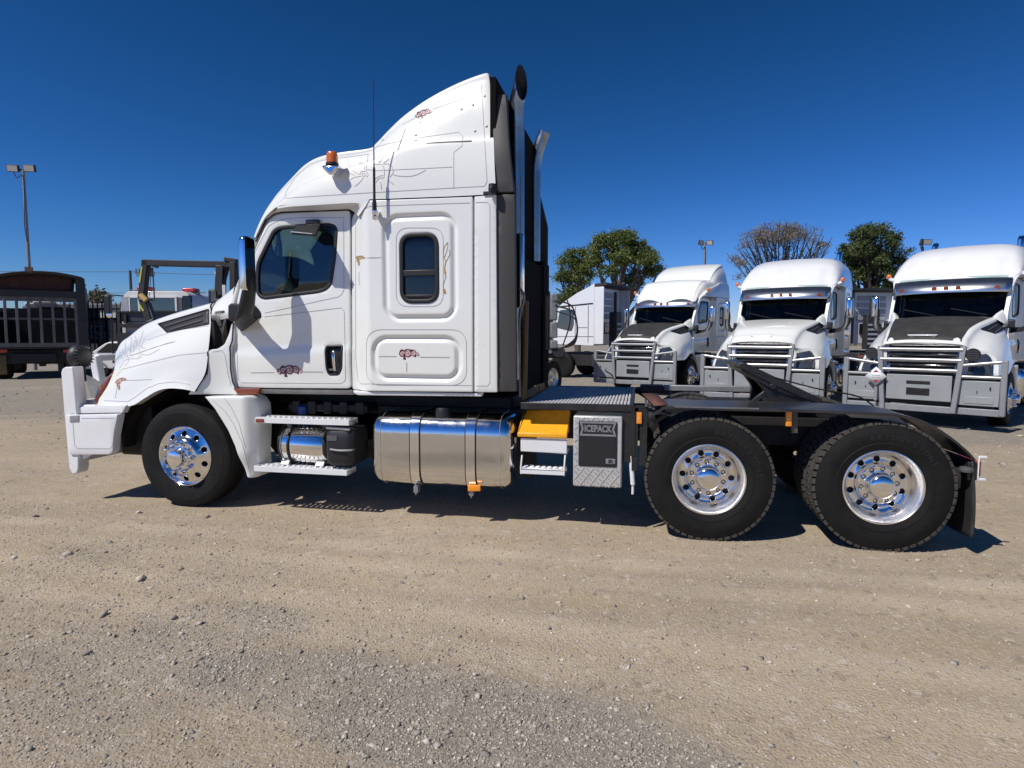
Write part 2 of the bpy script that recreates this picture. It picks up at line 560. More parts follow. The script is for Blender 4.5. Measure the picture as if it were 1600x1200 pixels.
d1 = common(panel('door', rpoly(door_xz, [.03, .02, .02, .02, .03, .0, .05, .05, .05, .05, .06, .06, .05, .05, .04, .0, .04], 4), white, truck, [win_xz, hand_xz], yside, .05, .035, .009))
seal_o = inset(win_xz, -.004); seal_i = inset(win_xz, .030)
panel('window_seal', seal_o, blackp, d1, [seal_i], lambda x, z: yside(x, z) - .004, .03, .04, .007)
panel('window_pane', inset(win_xz, .026), door_gl, d1, [], lambda x, z: yside(x, z) + .012, 0, .1, .002)
panel('handle_recess', inset(hand_xz, -.004), blackp, d1, [inset(hand_xz, .016)], lambda x, z: yside(x, z) - .006, .02, .03, .008)
panel('handle_dish', inset(hand_xz, .012), black, d1, [], lambda x, z: yside(x, z) + .035, 0, .03, .004)
hp = [U(521.5, 548, .13), U(521, 556, .115), U(521.5, 566, .115), U(523, 579, .13)]
MB().tube(smooth_row(hp, 3), [.008, .011, .013, .014, .014, .014, .014, .013, .012, .010], 10).build('door_handle', chrome, d1)
MB().bar(U(514, 578, .15), U(532, 577, .15), .012, .02).build('handle_bracket', graym, d1, bevel=.003)
common(mirror_copy(d1))
dm = COMMON[-1]
for c in d1.children:
    if c.name.startswith('window'): mirror_copy(c, dm)
# A pillar + cowl panel
pil = uo([(357, 480), (361, 463), (368, 442), (383, 410), (396, 380), (405, 357), (416, 337), (432, 322), (446, 320.5), (441, 330.5), (427, 333.5), (414.5, 344), (398.5, 378), (386, 408.5), (371.5, 440), (364.5, 470), (362.5, 498)], .18)
both(panel('windscreen_pillar', pil, white, truck, [], yside, .06, .04, .006))
cow = uo([(306, 615), (314, 599), (325, 585), (326, 575), (327.5, 550), (331, 546), (340, 545), (349, 538), (354, 522), (357, 507), (362.3, 500), (362.5, 533), (358.3, 543), (359, 577), (362, 597), (367, 610), (370, 617), (340, 616)], .14)
both(panel('cowl_panel', rpoly(cow, .015, 3), white, truck, [], lambda x, z: lerp(.06, .15, sst(-.05, .5, x)) + .03 * sst(1.5, 1.8, z) - .05 * (1 - sst(.0, .3, x)) * (1 - sst(1.15, 1.35, z)), .05, .03, .008))
# upper cowl: rounded white block between hood and pillar, and the dark scoop under it
up = []
for a, b, yy in ((331.5, 481, .36), (345, 469, .36), (357, 452, .34), (371, 440, .30)):
    pass
cr1 = row([(330.5, 500.5, .30), (340, 500, .26), (351, 498.5, .22), (363, 496.5, .20)])
cr2 = row([(330, 492, .22), (341, 490, .21), (352, 488, .20), (363, 486, .19)])
cr3 = row([(330, 483, .27), (341, 478, .26), (352, 474, .25), (363, 470, .22)])
cr4 = row([(334, 474, .38), (346, 465, .36), (357, 456, .33), (368, 447, .28)])
cr5 = [Vector((p.x + .08, p.y + .07, p.z - .04)) for p in cr4]
both(MB().grid(spline_rows([smooth_row(r, 4) for r in (cr1, cr2, cr3, cr4, cr5)], 4)).build('cowl_corner', white, truck, angle=60))
sc = [(331, 501), (363, 497), (362, 503), (357, 509), (354, 523), (349, 539), (340, 546), (326, 547), (329, 540), (331, 525)]
both(panel('cowl_scoop', uo(sc, .30), graym, truck, [], lambda x, z: .20 + .12 * (1 - sst(.22, .42, x)), 0, .03, .004))
panel('cowl_seal', uo([(330.5, 503), (335, 503), (336.5, 522), (336, 540), (329, 546), (327.5, 545), (331, 532), (331.5, 518)], .2), seam, truck, [], lambda x, z: .19, .02, .03, .004)
cowltop = MB().add([(.10, .42, 2.03), (.10, 2 * YC - .42, 2.03), (.45, 2 * YC - .3, 2.05), (.45, .3, 2.05)], [(0, 1, 2, 3)]).build('cowl_top', blackp, truck)
common(cowltop)
# rocker strips and side marker
panel('sill_strip', uo([(404, 608.5), (549, 610), (551, 617.5), (404, 615.5)], .14), galv, truck, [], lambda x, z: .17 - .35 * (z - 1.15), .04, .05, .004)
panel('sill_strip', uo([(551.5, 610.5), (560, 611.5), (741, 614.5), (754, 613), (752, 619.5), (560, 617.5), (553, 615)], .06), white_b, truck, [], lambda x, z: .055, .05, .05, .008)
panel('side_marker', uo([(363, 606.8), (404, 607.5), (403, 616.5), (371.5, 617.5)], .12), ambd, truck, [], lambda x, z: .125, .04, .03, .008)

# windscreen
wb, wt = U(364, 460, .26), U(425, 330, .28)
wr = []
for j in range(7):
    t = j / 6
    a = wb.lerp(wt, t)
    r_ = []
    for k in range(17):
        s = k / 16
        y = lerp(a.y, 2 * YC - a.y, s)
        r_.append(Vector((a.x - .20 * (1 - (2 * s - 1) ** 2) * (1 - .25 * t), y, a.z)))
    wr.append(r_)
ws = common(MB().grid(wr).build('windscreen', wind_gl, truck, angle=80))
for s0, s1 in ((2, 7), (9, 14)):
    MB().tube([wr[0][s0] + Vector((-.015, 0, -.01)), wr[1][s1] + Vector((-.018, 0, 0))], .009, 6).build('wiper', blackp, ws)

# ---------------------------------------------------------------- roof cap with air fairing
def cols(xs, ys, Y):
    return [U(a, b, y) for a, b, y in zip(xs, ys, Y)]
x0 = [398, 406, 417, 433, 452, 475, 498, 530, 576, 592, 612, 636, 672, 716, 757, 775]
R0 = cols(x0, [377, 358, 338, 323, 319.5, 318, 316.7, 314.5, 311.5, 311, 310.3, 309.3, 308, 306.3, 304, 302.5], [.20, .18, .15, .10, .07, .05, .04, .035, .03, .03, .03, .03, .03, .03, .03, .03])
CRr = cols([398.5, 406, 417, 434, 455, 477, 499, 530, 577, 592, 612, 636, 672, 716, 754, 771.5], [376, 357, 336, 317, 300, 287, 278, 268, 254, 249, 241, 231, 225.5, 222, 219, 217], [.20, .18, .17, .15, .12, .10, .09, .08, .075, .075, .075, .075, .075, .075, .075, .075])
M1 = [a.lerp(b, .5) - Vector((0, .012, 0)) for a, b in zip(R0, CRr)]
CR2 = [p + Vector((0, .030, .025)) for p in CRr]
KK = cols([399, 406, 418, 433, 460, 478, 499, 529, 578, 590, 610, 634, 670, 715, 757, 765], [373, 354, 330, 306, 276, 258, 246, 239, 232.5, 224, 202.5, 180, 154.5, 130.5, 114.6, 118], [.34, .34, .34, .34, .34, .33, .32, .31, .30, .30, .30, .30, .30, .30, .30, .30])
M2 = [a.lerp(b, .5) + Vector((0, -.035, .01)) for a, b in zip(CR2, KK)]
M3 = [a.lerp(b, .85) + Vector((0, -.02, .0)) for a, b in zip(CR2, KK)]
def topc(p, i, f, h):
    return Vector((p.x - (.16 * max(0, 1 - i / 9)) * f, lerp(p.y, YC, f), p.z + h))
T1 = [topc(p, i, .35, .035) for i, p in enumerate(KK)]
T2 = [topc(p, i, 1, .05) for i, p in enumerate(KK)]
rr_ = [smooth_row(r, 5) for r in (R0, M1, CRr, CR2, M2, M3, KK, T1, T2)]
half = spline_rows(rr_, 5)
fullr = half + [[Vector((p.x, 2 * YC - p.y, p.z)) for p in r] for r in half[-2::-1]]
roof = MB().grid(fullr).build('roof_fairing', white, truck, angle=50)
# overhang under the roof edge above the door
e0 = cols([433, 452, 475, 498, 530, 560, 577], [323, 319.5, 318, 316.7, 314.5, 312.5, 311.5], [.10, .07, .05, .04, .035, .03, .03])
e1 = cols([433, 452, 475, 498, 530, 556, 572], [326, 323, 321.5, 320, 318, 317, 321], [.10, .07, .05, .04, .035, .03, .03])
e2 = cols([430, 452, 475, 498, 530, 548, 560], [332, 331, 330, 329, 327.5, 328, 338], [.17, .175, .175, .175, .175, .165, .06])
both(MB().grid([smooth_row(r, 4) for r in (e0, e1, e2)]).build('roof_overhang', white, truck, angle=30))

# ---------------------------------------------------------------- sleeper
def rsd(x, z, c):                                  # signed distance to a rounded rectangle
    cx, cz, hx, hz, r = c
    qx, qz = abs(x - cx) - hx + r, abs(z - cz) - hz + r
    return math.hypot(max(qx, 0), max(qz, 0)) + min(max(qx, qz), 0) - r
def rect_of(l, t, r_, b, rad, Y=.04):
    a = U(l, (t + b) / 2, Y).x; c = U(r_, (t + b) / 2, Y).x
    m = (l + r_) / 2
    z1 = U(m, t, Y).z; z0 = U(m, b, Y).z
    return ((a + c) / 2, (z0 + z1) / 2, (c - a) / 2, (z1 - z0) / 2, rad)
F1o, F1i = rect_of(598, 332.5, 715.5, 502.5, .16), rect_of(607.5, 343.5, 704.5, 491.5, .08)
F2o, F2i = rect_of(580, 524, 722.5, 596, .16), rect_of(590, 534.5, 711, 585.5, .08)
def ysl(x, z):
    y = yside(x, z)
    for o_, i_ in ((F1o, F1i), (F2o, F2i)):
        y += .026 * sst(-.004, .026, -rsd(x, z, o_)) * sst(-.004, .026, rsd(x, z, i_))
    return y
swin = rect_of(625, 364, 685.5, 473.5, .12)
def rr_poly(c, d=0):
    return rrect(c[0] - c[2] - d, c[1] - c[3] - d, c[0] + c[2] + d, c[1] + c[3] + d, c[4] + d, 8)
sl_xz = uo([(550.5, 609.5), (549.5, 470), (548.7, 345), (552, 336)], .15) + uo([(562, 323)], .11) + uo([(577, 313.5), (739.3, 307.3), (739.3, 612.5), (640, 611.5)], .05)
sp = panel('sleeper_side', rpoly(sl_xz, [.03, 0, .02, .02, .03, .02, .01, .01, 0], 4), white, truck, [rr_poly(swin)], ysl, .05, .0135, .008, angle=60)
common(sp)
wf = panel('window_frame', rr_poly(swin, .004), blackp, sp, [rr_poly(swin, -.035)], lambda x, z: yside(x, z) - .012, .04, .04, .012)
panel('window_pane', rr_poly(swin, -.03), glass, sp, [], lambda x, z: yside(x, z) + .012, .006, .1, .002)
zb = U(655, 426.5, .04).z
MB().box((swin[0] - swin[2] + .03, .03, zb - .028), (swin[0] + swin[2] - .03, .06, zb + .028)).build('window_bar', blackp, sp, bevel=.008)
MB().box((swin[0] - swin[2] + .035, .036, swin[1] - swin[3] + .05), (swin[0] + swin[2] - .035, .062, swin[1] - swin[3] + .075)).build('window_bar', blackp, sp, bevel=.006)
common(mirror_copy(sp))
rs = panel('rear_corner_panel', rpoly(uo([(741.2, 612.5), (741.2, 306.8), (775, 303), (777, 613)], .04), .012, 3), white, truck, [], yside, .05, .1, .008)
both(rs)
# inner shell closes every seam
core = MB().box((.30, .26, 1.20), (1.9, 2 * YC - .26, 1.46)).box((.30, .34, 1.46), (.46, 2 * YC - .34, 1.95)).box((.95, .30, 2.86), (1.9, 2 * YC - .30, 2.90))
common(core.build('inner_shell', seam, truck))
dsh = MB().prism([(.40, 1.46), (.84, 1.62), (.86, 1.86), (.74, 2.00), (.42, 2.03)], .28, 2 * YC - .28)
common(dsh.build('dashboard', trim, truck, bevel=.03))
for y in (.72, 1.72):
    st_ = MB().box((1.12, y - .26, 1.50), (1.62, y + .26, 1.72)).prism([(1.56, 1.66), (1.70, 1.66), (1.84, 2.34), (1.74, 2.36)], y - .25, y + .25).prism([(1.74, 2.36), (1.83, 2.34), (1.87, 2.58), (1.79, 2.60)], y - .14, y + .14)
    common(st_.build('seat', mat('seat_cloth', (.055, .055, .06), .85, var=.3), truck, bevel=.035, seg=3))
wl_ = []
for k in range(25):
    t = 2 * math.pi * k / 24
    wl_.append(Vector((1.0 + .10 * math.sin(t), .72 + .23 * math.cos(t), 1.98 + .20 * math.sin(t))))
common(MB().tube(wl_, .016, 8, cap=False).tube([(.80, .72, 1.80), (1.0, .72, 1.98)], .03, 8).bar((1.0, .50, 1.98), (1.0, .94, 1.98), .03, .03).build('steering_wheel', blackp, truck))
for f_ in (lambda y: y, lambda y: 2 * YC - y):
    common(MB().box((.62, min(f_(.20), f_(.24)), 1.22), (1.72, max(f_(.20), f_(.24)), 2.06)).box((1.66, min(f_(.19), f_(.24)), 2.06), (1.80, max(f_(.19), f_(.24)), 2.84)).build('door_trim', trim, truck, bevel=.01))
common(MB().prism([(1.9, 1.2), (1.9, 2.93), (3.14, 2.93), (3.14, 1.2)], .085, 2 * YC - .085).build('inner_shell', seam, truck))
backw = MB().box((3.10, .09, 1.2), (3.15, 2 * YC - .09, 3.9)).build('sleeper_back', matte, truck)
# side extenders
ext = uo([(765.5, 141), (789, 142.5), (794.5, 210), (804.5, 301), (775, 302), (770.8, 226)], .08)
panel('side_extender', ext, extm, truck, [], lambda x, z: .05 + .18 * max(0, z - 3.25), .04, .12, .01)
ext = uo([(776, 303.5), (804.6, 302.8), (805.5, 440), (807, 612), (777.5, 612)], .06)
panel('side_extender', ext, extm, truck, [], lambda x, z: .06, .04, .1, .01)
MB().prism([(3.08, 1.2), (3.27, 1.2), (3.27, 3.02), (3.17, 3.42), (3.08, 3.75)], 2.36, 2.40).build('side_extender', extm, truck, bevel=.008)
mm = MB()
for i in range(70):                                # saw-tooth rubber lip on the extender's edge
    z = 1.9 + i * .0165
    mm.box((3.365, .065, z), (3.374, .075, z + .009))
mm.build('extender_lip', seam, truck)
MB().tube([U(768, 296, .0), U(772, 296, -.02)], .035, 10).build('work_lamp', blackp, truck)
MB().lathe([(.0, -.05), (.03, -.045), (.034, 0), (.03, .04), (0, .045)], 14, tuple(U(769, 295, .0)), 'Z').build('work_lamp', blackp, truck)
MB().box(tuple(U(755, 304, .02)), tuple(U(775, 299, .035))).build('lamp_bracket', seam, truck)

# rivets on the fairing
# ---------------------------------------------------------------- wheels
WR = .52
def tyre_mesh(kind):
    if kind == 'steer':
        pr = [(.292, .03), (.305, .012), (.33, .004), (.40, -.006), (.44, -.006), (.444, -.003), (.47, .0), (.498, .012), (.512, .035), (.517, .06)]
        for a in (.085, .135, .185, .235):
            pr += [(.518, a - .006), (.508, a - .004), (.508, a + .004), (.518, a + .006)]
        pr += [(.516, .26), (.50, .29), (.44, .31), (.33, .30), (.292, .275)]
    else:
        pr = [(.292, .03), (.305, .012), (.33, .003), (.352, -.002), (.356, .001), (.40, -.006), (.45, -.004), (.456, -.001), (.475, .002), (.494, .01), (.504, .03), (.505, .06), (.505, .24), (.50, .27), (.475, .298), (.40, .306), (.33, .297), (.292, .27)]
    m = MB().lathe(pr, 72, cap=False)
    return m
def lugs():
    m = MB()
    n = 54
    for i in range(n):
        t0 = 2 * math.pi * i / n
        for y0, y1, off, r1 in ((.006, .075, 0, .5205), (.088, .145, .5, .5225), (.157, .214, 0, .5225), (.226, .294, .5, .5205)):
            M = Matrix.Rotation(t0 + off * 2 * math.pi / n, 4, 'Y')
            w = .0235
            sk = .010 if off else -.010
            vs = []
            for rr2, inset_ in ((.498, 0), (r1, .0035)):
                for y, s in ((y0, -1), (y1, 1)):
                    for x in (-w, w):
                        vs.append(M @ Vector((x * (1 - inset_ * 8) + sk * s, y + inset_ * (-s), rr2)))
            m.add(vs, [(0, 1, 3, 2), (4, 6, 7, 5), (0, 4, 5, 1), (1, 5, 7, 3), (3, 7, 6, 2), (2, 6, 4, 0)])
    return m
def prof(pts):
    xs = [p[0] for p in pts]; ys = [p[1] for p in pts]
    return lambda x, z: float(np.interp(math.hypot(x, z), xs, ys))
def circ(r, n=48, c=(0, 0)):
    return [(c[0] + r * math.cos(2 * math.pi * k / n), c[1] + r * math.sin(2 * math.pi * k / n)) for k in range(n)]
def wheel_steer(parent):
    f = prof([(0, -.045), (.10, -.045), (.165, -.042), (.178, -.032), (.195, -.002), (.23, .016), (.262, .028), (.278, .034)])
    holes = [circ(.027, 18, (.226 * math.cos(a), .226 * math.sin(a))) for a in [2 * math.pi * (k + .5) / 10 for k in range(10)]]
    w = panel('wheel', circ(.278, 72), chrome, parent, holes, f, .02, .018, .004, angle=70)
    t = tyre_mesh('steer').build('tyre', rubber, w, angle=30)
    MB().lathe([(.274, .034), (.280, .012), (.290, .004), (.297, .008), (.297, .03), (.28, .12)], 72, cap=False).build('rim', chrome, w, angle=60)
    MB().lathe([(.27, .06), (.27, .2), (0.0, .2)], 40).build('brake_drum', dark, w)
    MB().lathe([(.105, -.044), (.103, -.06), (.088, -.064), (.084, -.13), (.078, -.142), (.05, -.150), (0, -.153)], 40).build('hub_cap', chrome, w, angle=40)
    lm = None
    for k in range(10):
        a = 2 * math.pi * k / 10
        if lm is None:
            lm = MB().lathe([(.027, -.04), (.027, -.048), (.021, -.052), (.019, -.082), (.015, -.096), (.006, -.102), (0, -.103)], 14).build('lug_nut', chrome, w)
            o = lm
        else:
            o = lm.copy(); COL.objects.link(o)
        o.location = (.142 * math.cos(a), 0, .142 * math.sin(a))
    return w
def wheel_drive(parent):
    f = prof([(0, .15), (.15, .15), (.165, .152), (.185, .165), (.215, .170), (.236, .160), (.246, .145)])
    holes = [circ(.0235, 18, (.2 * math.cos(a), .2 * math.sin(a))) for a in [2 * math.pi * (k + .3) / 10 for k in range(10)]]
    w = panel('wheel', circ(.246, 72), chrome, parent, holes, f, .02, .018, .004, angle=70)
    t = tyre_mesh('drive').build('tyre', rubber, w, angle=30)
    lugs().build('tread', tread, w, weld=False, angle=20)
    MB().lathe([(.244, .147), (.25, .135), (.252, .075), (.262, .05), (.274, .036), (.279, .016), (.289, .005), (.297, .008), (.297, .03), (.28, .15)], 72, cap=False).build('rim', alu, w, angle=60)
    MB().lathe([(.25, .2), (.25, .3), (0, .3)], 40).build('brake_drum', dark, w)
    fc = prof([(0, .095), (.10, .095), (.105, .10), (.155, .10), (.165, .106), (.172, .15)])
    holes = [circ(.0185, 14, (.132 * math.cos(a), .132 * math.sin(a))) for a in [2 * math.pi * k / 10 for k in range(10)]]
    panel('axle_cover', circ(.172, 64), chrome, w, holes, fc, .02, .014, .003, angle=60)
    MB().lathe([(.108, .10), (.102, .085), (.098, .06), (.098, .035), (.09, .018), (.07, .008), (.04, .002), (0, 0)], 44).build('hub_cap', chrome, w, angle=40)
    lm = None
    for k in range(10):
        a = 2 * math.pi * k / 10
        if lm is None:
            lm = MB().lathe([(.016, .15), (.016, .112), (.011, .104), (0, .103)], 12).build('lug_nut', steelm, w); o = lm
        else:
            o = lm.copy(); COL.objects.link(o)
        o.location = (.132 * math.cos(a), 0, .132 * math.sin(a))
    return w
AX = (0.0, 4.965, 6.28)
WY = .03
w1 = wheel_steer(truck); w1.location = (AX[0], WY, WR - .006)
w2 = wheel_drive(truck); w2.location = (AX[1], WY, WR - .008); w2.rotation_euler = (0, R(14), 0)
w3 = copy_tree(w2, truck); w3.location = (AX[2], WY, WR - .008); w3.rotation_euler = (0, R(-8), 0)
far = []
for w, x in ((w1, AX[0]), (w2, AX[1]), (w2, AX[2])):
    q = copy_tree(w, truck, keep=lambda c: c.name.split('.')[0] in ('tyre', 'tread', 'rim', 'hub_cap'))
    q.location = (x, 2 * YC - WY, w.location.z); q.rotation_euler = (0, R(20), math.pi)
    far.append(q)
inn = []
for x in AX[1:]:
    for y in (WY + .335, 2 * YC - WY - .335 - .30):
        t = MB(); t = None
        o = [c for c in w2.children if c.name.startswith('tyre')][0].copy(); COL.objects.link(o); o.parent = truck
        o.location = (x, y, WR - .008)
        l = [c for c in w2.children if c.name.startswith('tread')][0].copy(); COL.objects.link(l); l.parent = o
        l.location = (0, 0, 0); l.rotation_euler = (0, R(3), 0)
        inn.append(o)
COMMON += [w1, w2, w3] + far + inn
# ---------------------------------------------------------------- chassis (shared)
ch = MB()
for y in (.78, 1.66):
    ch.box((-.9, y - .04, .70), (6.6, y + .04, .96))
for x in (-.8, .9, 2.2, 3.6, 4.3, 5.6, 6.5):
    ch.box((x - .05, .82, .76), (x + .05, 1.62, .96))
common(ch.build('chassis', dark, truck, bevel=.01))
ax = MB()
for x in AX:
    ax.tube([(x, .35, .51), (x, 2.1, .51)], .08, 12)
for x in AX[1:]:
    ax.lathe([(0, -.2), (.14, -.17), (.2, 0), (.14, .17), (0, .2)], 20, (x, YC, .53), 'X')
    for y in (.82, 1.62):
        ax.tube([(x, y, .36), (x, y, .6)], .13, 16)
        ax.box((x - .4, y - .05, .52), (x + .4, y + .05, .62))
common(ax.build('axle', dark, truck, angle=40))
en = MB().box((-.6, .75, .55), (1.0, 1.69, 1.35)).box((-.75, .45, .85), (-.65, 2.0, 1.5)).box((1.0, .6, .6), (3.2, 1.84, 1.12))
en.box((.38, .18, .5), (.44, .8, 1.25)).box((-.95, .25, .45), (-.55, .8, 1.0)).box((-.95, 1.64, .45), (-.55, 2.2, 1.0))
common(en.build('engine', dark, truck, bevel=.03))
# inner wing liner
ln = MB()
prw = []
for k in range(15):
    a = math.pi * (k / 14)
    prw.append((math.cos(a) * .70 - .06, .56 + math.sin(a) * .60))
ln.grid([[(x, .10, z) for x, z in prw], [(x, .6, z) for x, z in prw]])
both(ln.build('wheel_arch_liner', dark, truck))
# quarter skirt behind the front wheel
sk = uo([(320, 619.8), (390, 619), (396, 634), (398, 660), (397.5, 700), (395, 749), (381, 749), (376, 728), (368, 698), (357, 673), (348, 658), (336, 639)], .03)
def ysk(x, z):
    e = U(394, 640, .03).x
    return .02 + .10 * sst(e - .10, e + .05, x) + .06 * (1 - sst(.35, .6, z))
both(panel('wing_skirt', rpoly(sk, [.004, .05, .0, 0, 0, .03, .02, 0, 0, 0, 0, 0], 4), white, truck, [], ysk, .19, .03, .014, angle=50))

# ---------------------------------------------------------------- steps, air tank, additive tank
def step(px0, px1, pyt, pyb, Y, D):
    a = U(px0, pyt, Y); b = U(px1, pyb, Y); z1 = (a.z + U(px1, pyt + (2 if pyt < 700 else 4), Y).z) / 2
    h = .052
    m = MB()
    m.box((a.x, Y, z1 - h), (b.x, Y + .018, z1)).box((a.x, Y + D - .018, z1 - h), (b.x, Y + D, z1)).box((a.x, Y + .018, z1 - h), (a.x + .012, Y + D - .018, z1)).box((b.x - .012, Y + .018, z1 - h), (b.x, Y + D - .018, z1))
    n = 15
    for i in range(n):
        x = lerp(a.x + .05, b.x - .05, (i + .5) / n)
        w = (b.x - a.x) / n * .33
        m.box((x - w, Y + .016, z1 - .014), (x + w, Y + D - .016, z1 - .004))
        m.lathe([(w * .75, z1 - .005), (w * .55, z1 + .006), (w * .35, z1 + .006), (w * .3, z1 - .005)], 12, (x, Y + D / 2, 0), 'Z')
    m.box((a.x + .012, Y + D / 2 - .01, z1 - .016), (b.x - .012, Y + D / 2 + .01, z1 - .007))
    return m.build('side_step', white_b, truck, bevel=.004), z1, a.x, b.x
s1, z1, xa, xb = step(398.7, 545, 653.3, 663, .03, .19)
s2, z2, xa2, xb2 = step(396.5, 542, 729.5, 743, .03, .19)
panel('marker_lens', uo([(399.5, 654.5), (411, 654.7), (411, 660), (399.5, 660)], .02), ambd, s1, [], lambda x, z: .018, .012, .02, .003)
for x in (xa + .25, xb - .35):
    m = MB()
    m.bar((x, .12, z1 - .05), (x, .30, z1 - .05), .09, .02).bar((x, .20, z1 - .06), (x, .26, z1 - .16), .05, .03)
    m.bar((x - .01, .12, z2), (x - .01, .20, z2 + .10), .09, .02)
    m.build('step_bracket', galv, truck, bevel=.004)
a, b = U(431, 692, .13), U(507, 692, .13)
rt = .205
at = MB().lathe([(0, a.x - .0), (.12, a.x + .01), (rt - .03, a.x + .03), (rt, a.x + .075), (rt, b.x - .04), (rt - .03, b.x), (0, b.x + .02)], 48, (0, .30, .635), 'X').build('air_tank', chrome, truck, angle=50)
for px in (435.5, 449.5):
    x = U(px, 692, .1).x
    MB().lathe([(rt + .001, x - .008), (rt + .010, x - .008), (rt + .010, x + .008), (rt + .001, x + .008)], 48, (0, .30, .635), 'X', cap=False).build('tank_strap', seam, at)
# perforated heat guard on the tank: upper and lower rows of holes as bars
gd = MB()
for ang, n in ((118, 8), (128, 8), (232, 8), (240, 8)):
    for i in range(n):
        x = lerp(U(456, 690, .1).x, b.x - .02, i / (n - 1)) + (0 if ang in (118, 232) else .03)
        t = R(ang)
        y, z = .30 + math.cos(t) * (rt + .003), .635 + math.sin(t) * (rt + .003)
        M = Matrix.Translation((x, y, z)) @ Matrix.Rotation(-(t - math.pi / 2) - math.pi / 2 + math.pi / 2, 4, 'X')
        vs = []
        for k in range(10):
            q = 2 * math.pi * k / 10
            d = Vector((math.cos(q) * .019, 0, math.sin(q) * (.013 if ang < 200 else .008)))
            vs.append((x + d.x, y - math.sin(t) * d.z * (1 if ang < 200 else 1) * (-1 if math.cos(t) < 0 else 1) * -1, z + abs(math.cos(t)) * d.z))
        gd.add(vs, [tuple(range(10))])
gd.build('heat_guard_holes', seam if False else dark, at)
dt = MB()
c0, c1 = U(505.5, 670, .06), U(549, 728, .06)
rings = []
for z, d in ((c1.z, .02), (c1.z + .02, .004), (c1.z + .10, 0), (c0.z - .12, 0), (c0.z - .02, .004), (c0.z, .02)):
    ring = rrect(c0.x + d, .05 + d, c1.x + .02 - d, .45 - d, .09, 6)
    rings.append([Vector((x, y, z)) for x, y in ring] + [Vector((ring[0][0], ring[0][1], z))])
dt.grid(rings)
dt.add(rings[-1][:-1], [tuple(range(len(rings[-1]) - 1))])
dtk = dt.build('additive_tank', blackp, truck, angle=50)
MB().box((c0.x + .04, .045, c0.z - .11), (c0.x + .14, .052, c0.z - .06)).build('tank_label', graym, dtk)
pts = [U(516, 702, .035), U(530, 704, .03), U(549, 703.5, .04), U(554, 702, .14)]
MB().tube(smooth_row(pts, 3), .010, 8).build('tank_rail', galv, dtk)
MB().tube([U(510, 668.5, .06), U(545, 671, .06), U(552, 670, .2)], .016, 8).build('tank_rail', galv, dtk)
MB().lathe([(.05, 0), (.05, .07), (.035, .085), (0, .09)], 18, (U(473, 648, .35).x, .35, .925), 'Z').build('filler_cap', bluep, truck)
mbx = MB().box((.95, .35, .95), (1.8, .78, 1.03)).box((.95, .6, .45), (1.9, .8, .93))
for i in range(5): mbx.box((1.0 + i * .17, .33, .93), (1.09 + i * .17, .36, 1.06))
mbx.build('battery_box', dark, truck, bevel=.02)

# ---------------------------------------------------------------- fuel tank
def fuel_tank(parent):
    m = MB()
    x0, x1, ya, yb, za, zb = 1.955, 3.305, .03, .68, .315, .995
    rings = []
    def rg(x, d):
        q = rrect(ya + d, za + d, yb - d, zb - d, max(.05, .20 - d * .6), 8)
        return [Vector((x, y, z)) for y, z in q] + [Vector((x, q[0][0], q[0][1]))]
    for x, d in ((x0, .10), (x0 + .012, .06), (x0 + .04, .022), (x0 + .075, .006), (x0 + .115, 0)): rings.append(rg(x, d))
    for k in range(1, 6): rings.append(rg(lerp(x0 + .115, x1 - .115, k / 6), 0))
    for x, d in ((x1 - .115, 0), (x1 - .075, .006), (x1 - .04, .022), (x1 - .012, .06), (x1, .10)): rings.append(rg(x, d))
    m.grid(rings)
    for r_ in (rings[0], rings[-1]): m.add(r_[:-1], [tuple(range(len(r_) - 1))])
    t = m.build('fuel_tank', steelm, parent, angle=60)
    w = MB()
    for x in (x0 + .115, x1 - .115):
        q = rg(x, -.0015)
        q2 = rg(x + .004, -.0015)
        w.grid([q, rg(x + .002, -.004), q2])
    w.build('weld_seam', alub, t)
    for pa in (648, 735):
        x = U(pa, 700, .03).x
        for dx, hw, off, mt, nm in ((0, .052, -.006, seam, 'strap_rubber'), (0, .042, -.011, chrome, 'tank_strap')):
            MB().grid([rg(x - hw, off + .004), rg(x - hw, off), rg(x + hw, off), rg(x + hw, off + .004)]).build(nm, mt, t)
        MB().box((x - .02, .04, .27), (x + .02, .10, .33)).tube([(x, .05, .25), (x, .05, .36)], .009, 8).build('strap_bolt', galv, t)
    MB().lathe([(.07, .93), (.07, .985), (.066, 1.03), (.06, 1.045), (0, 1.05)], 24, (U(692.5, 645, .16).x, .16, 0), 'Z').build('filler_cap', blackp, t, angle=40)
    return t
ft = common(fuel_tank(truck))
panel('side_marker', uo([(731, 758.5), (750.5, 758.5), (750.5, 767.5), (731, 767.5)], .03), mat('amber_side_lens', (.9, .30, .02), .2, coat=.5), truck, [], lambda x, z: .025, .03, .03, .004)
MB().box((1.80, .35, .62), (1.95, .40, .69)).box((1.85, .5, .35), (3.4, .78, 1.0)).build('tank_cradle', dark, truck)

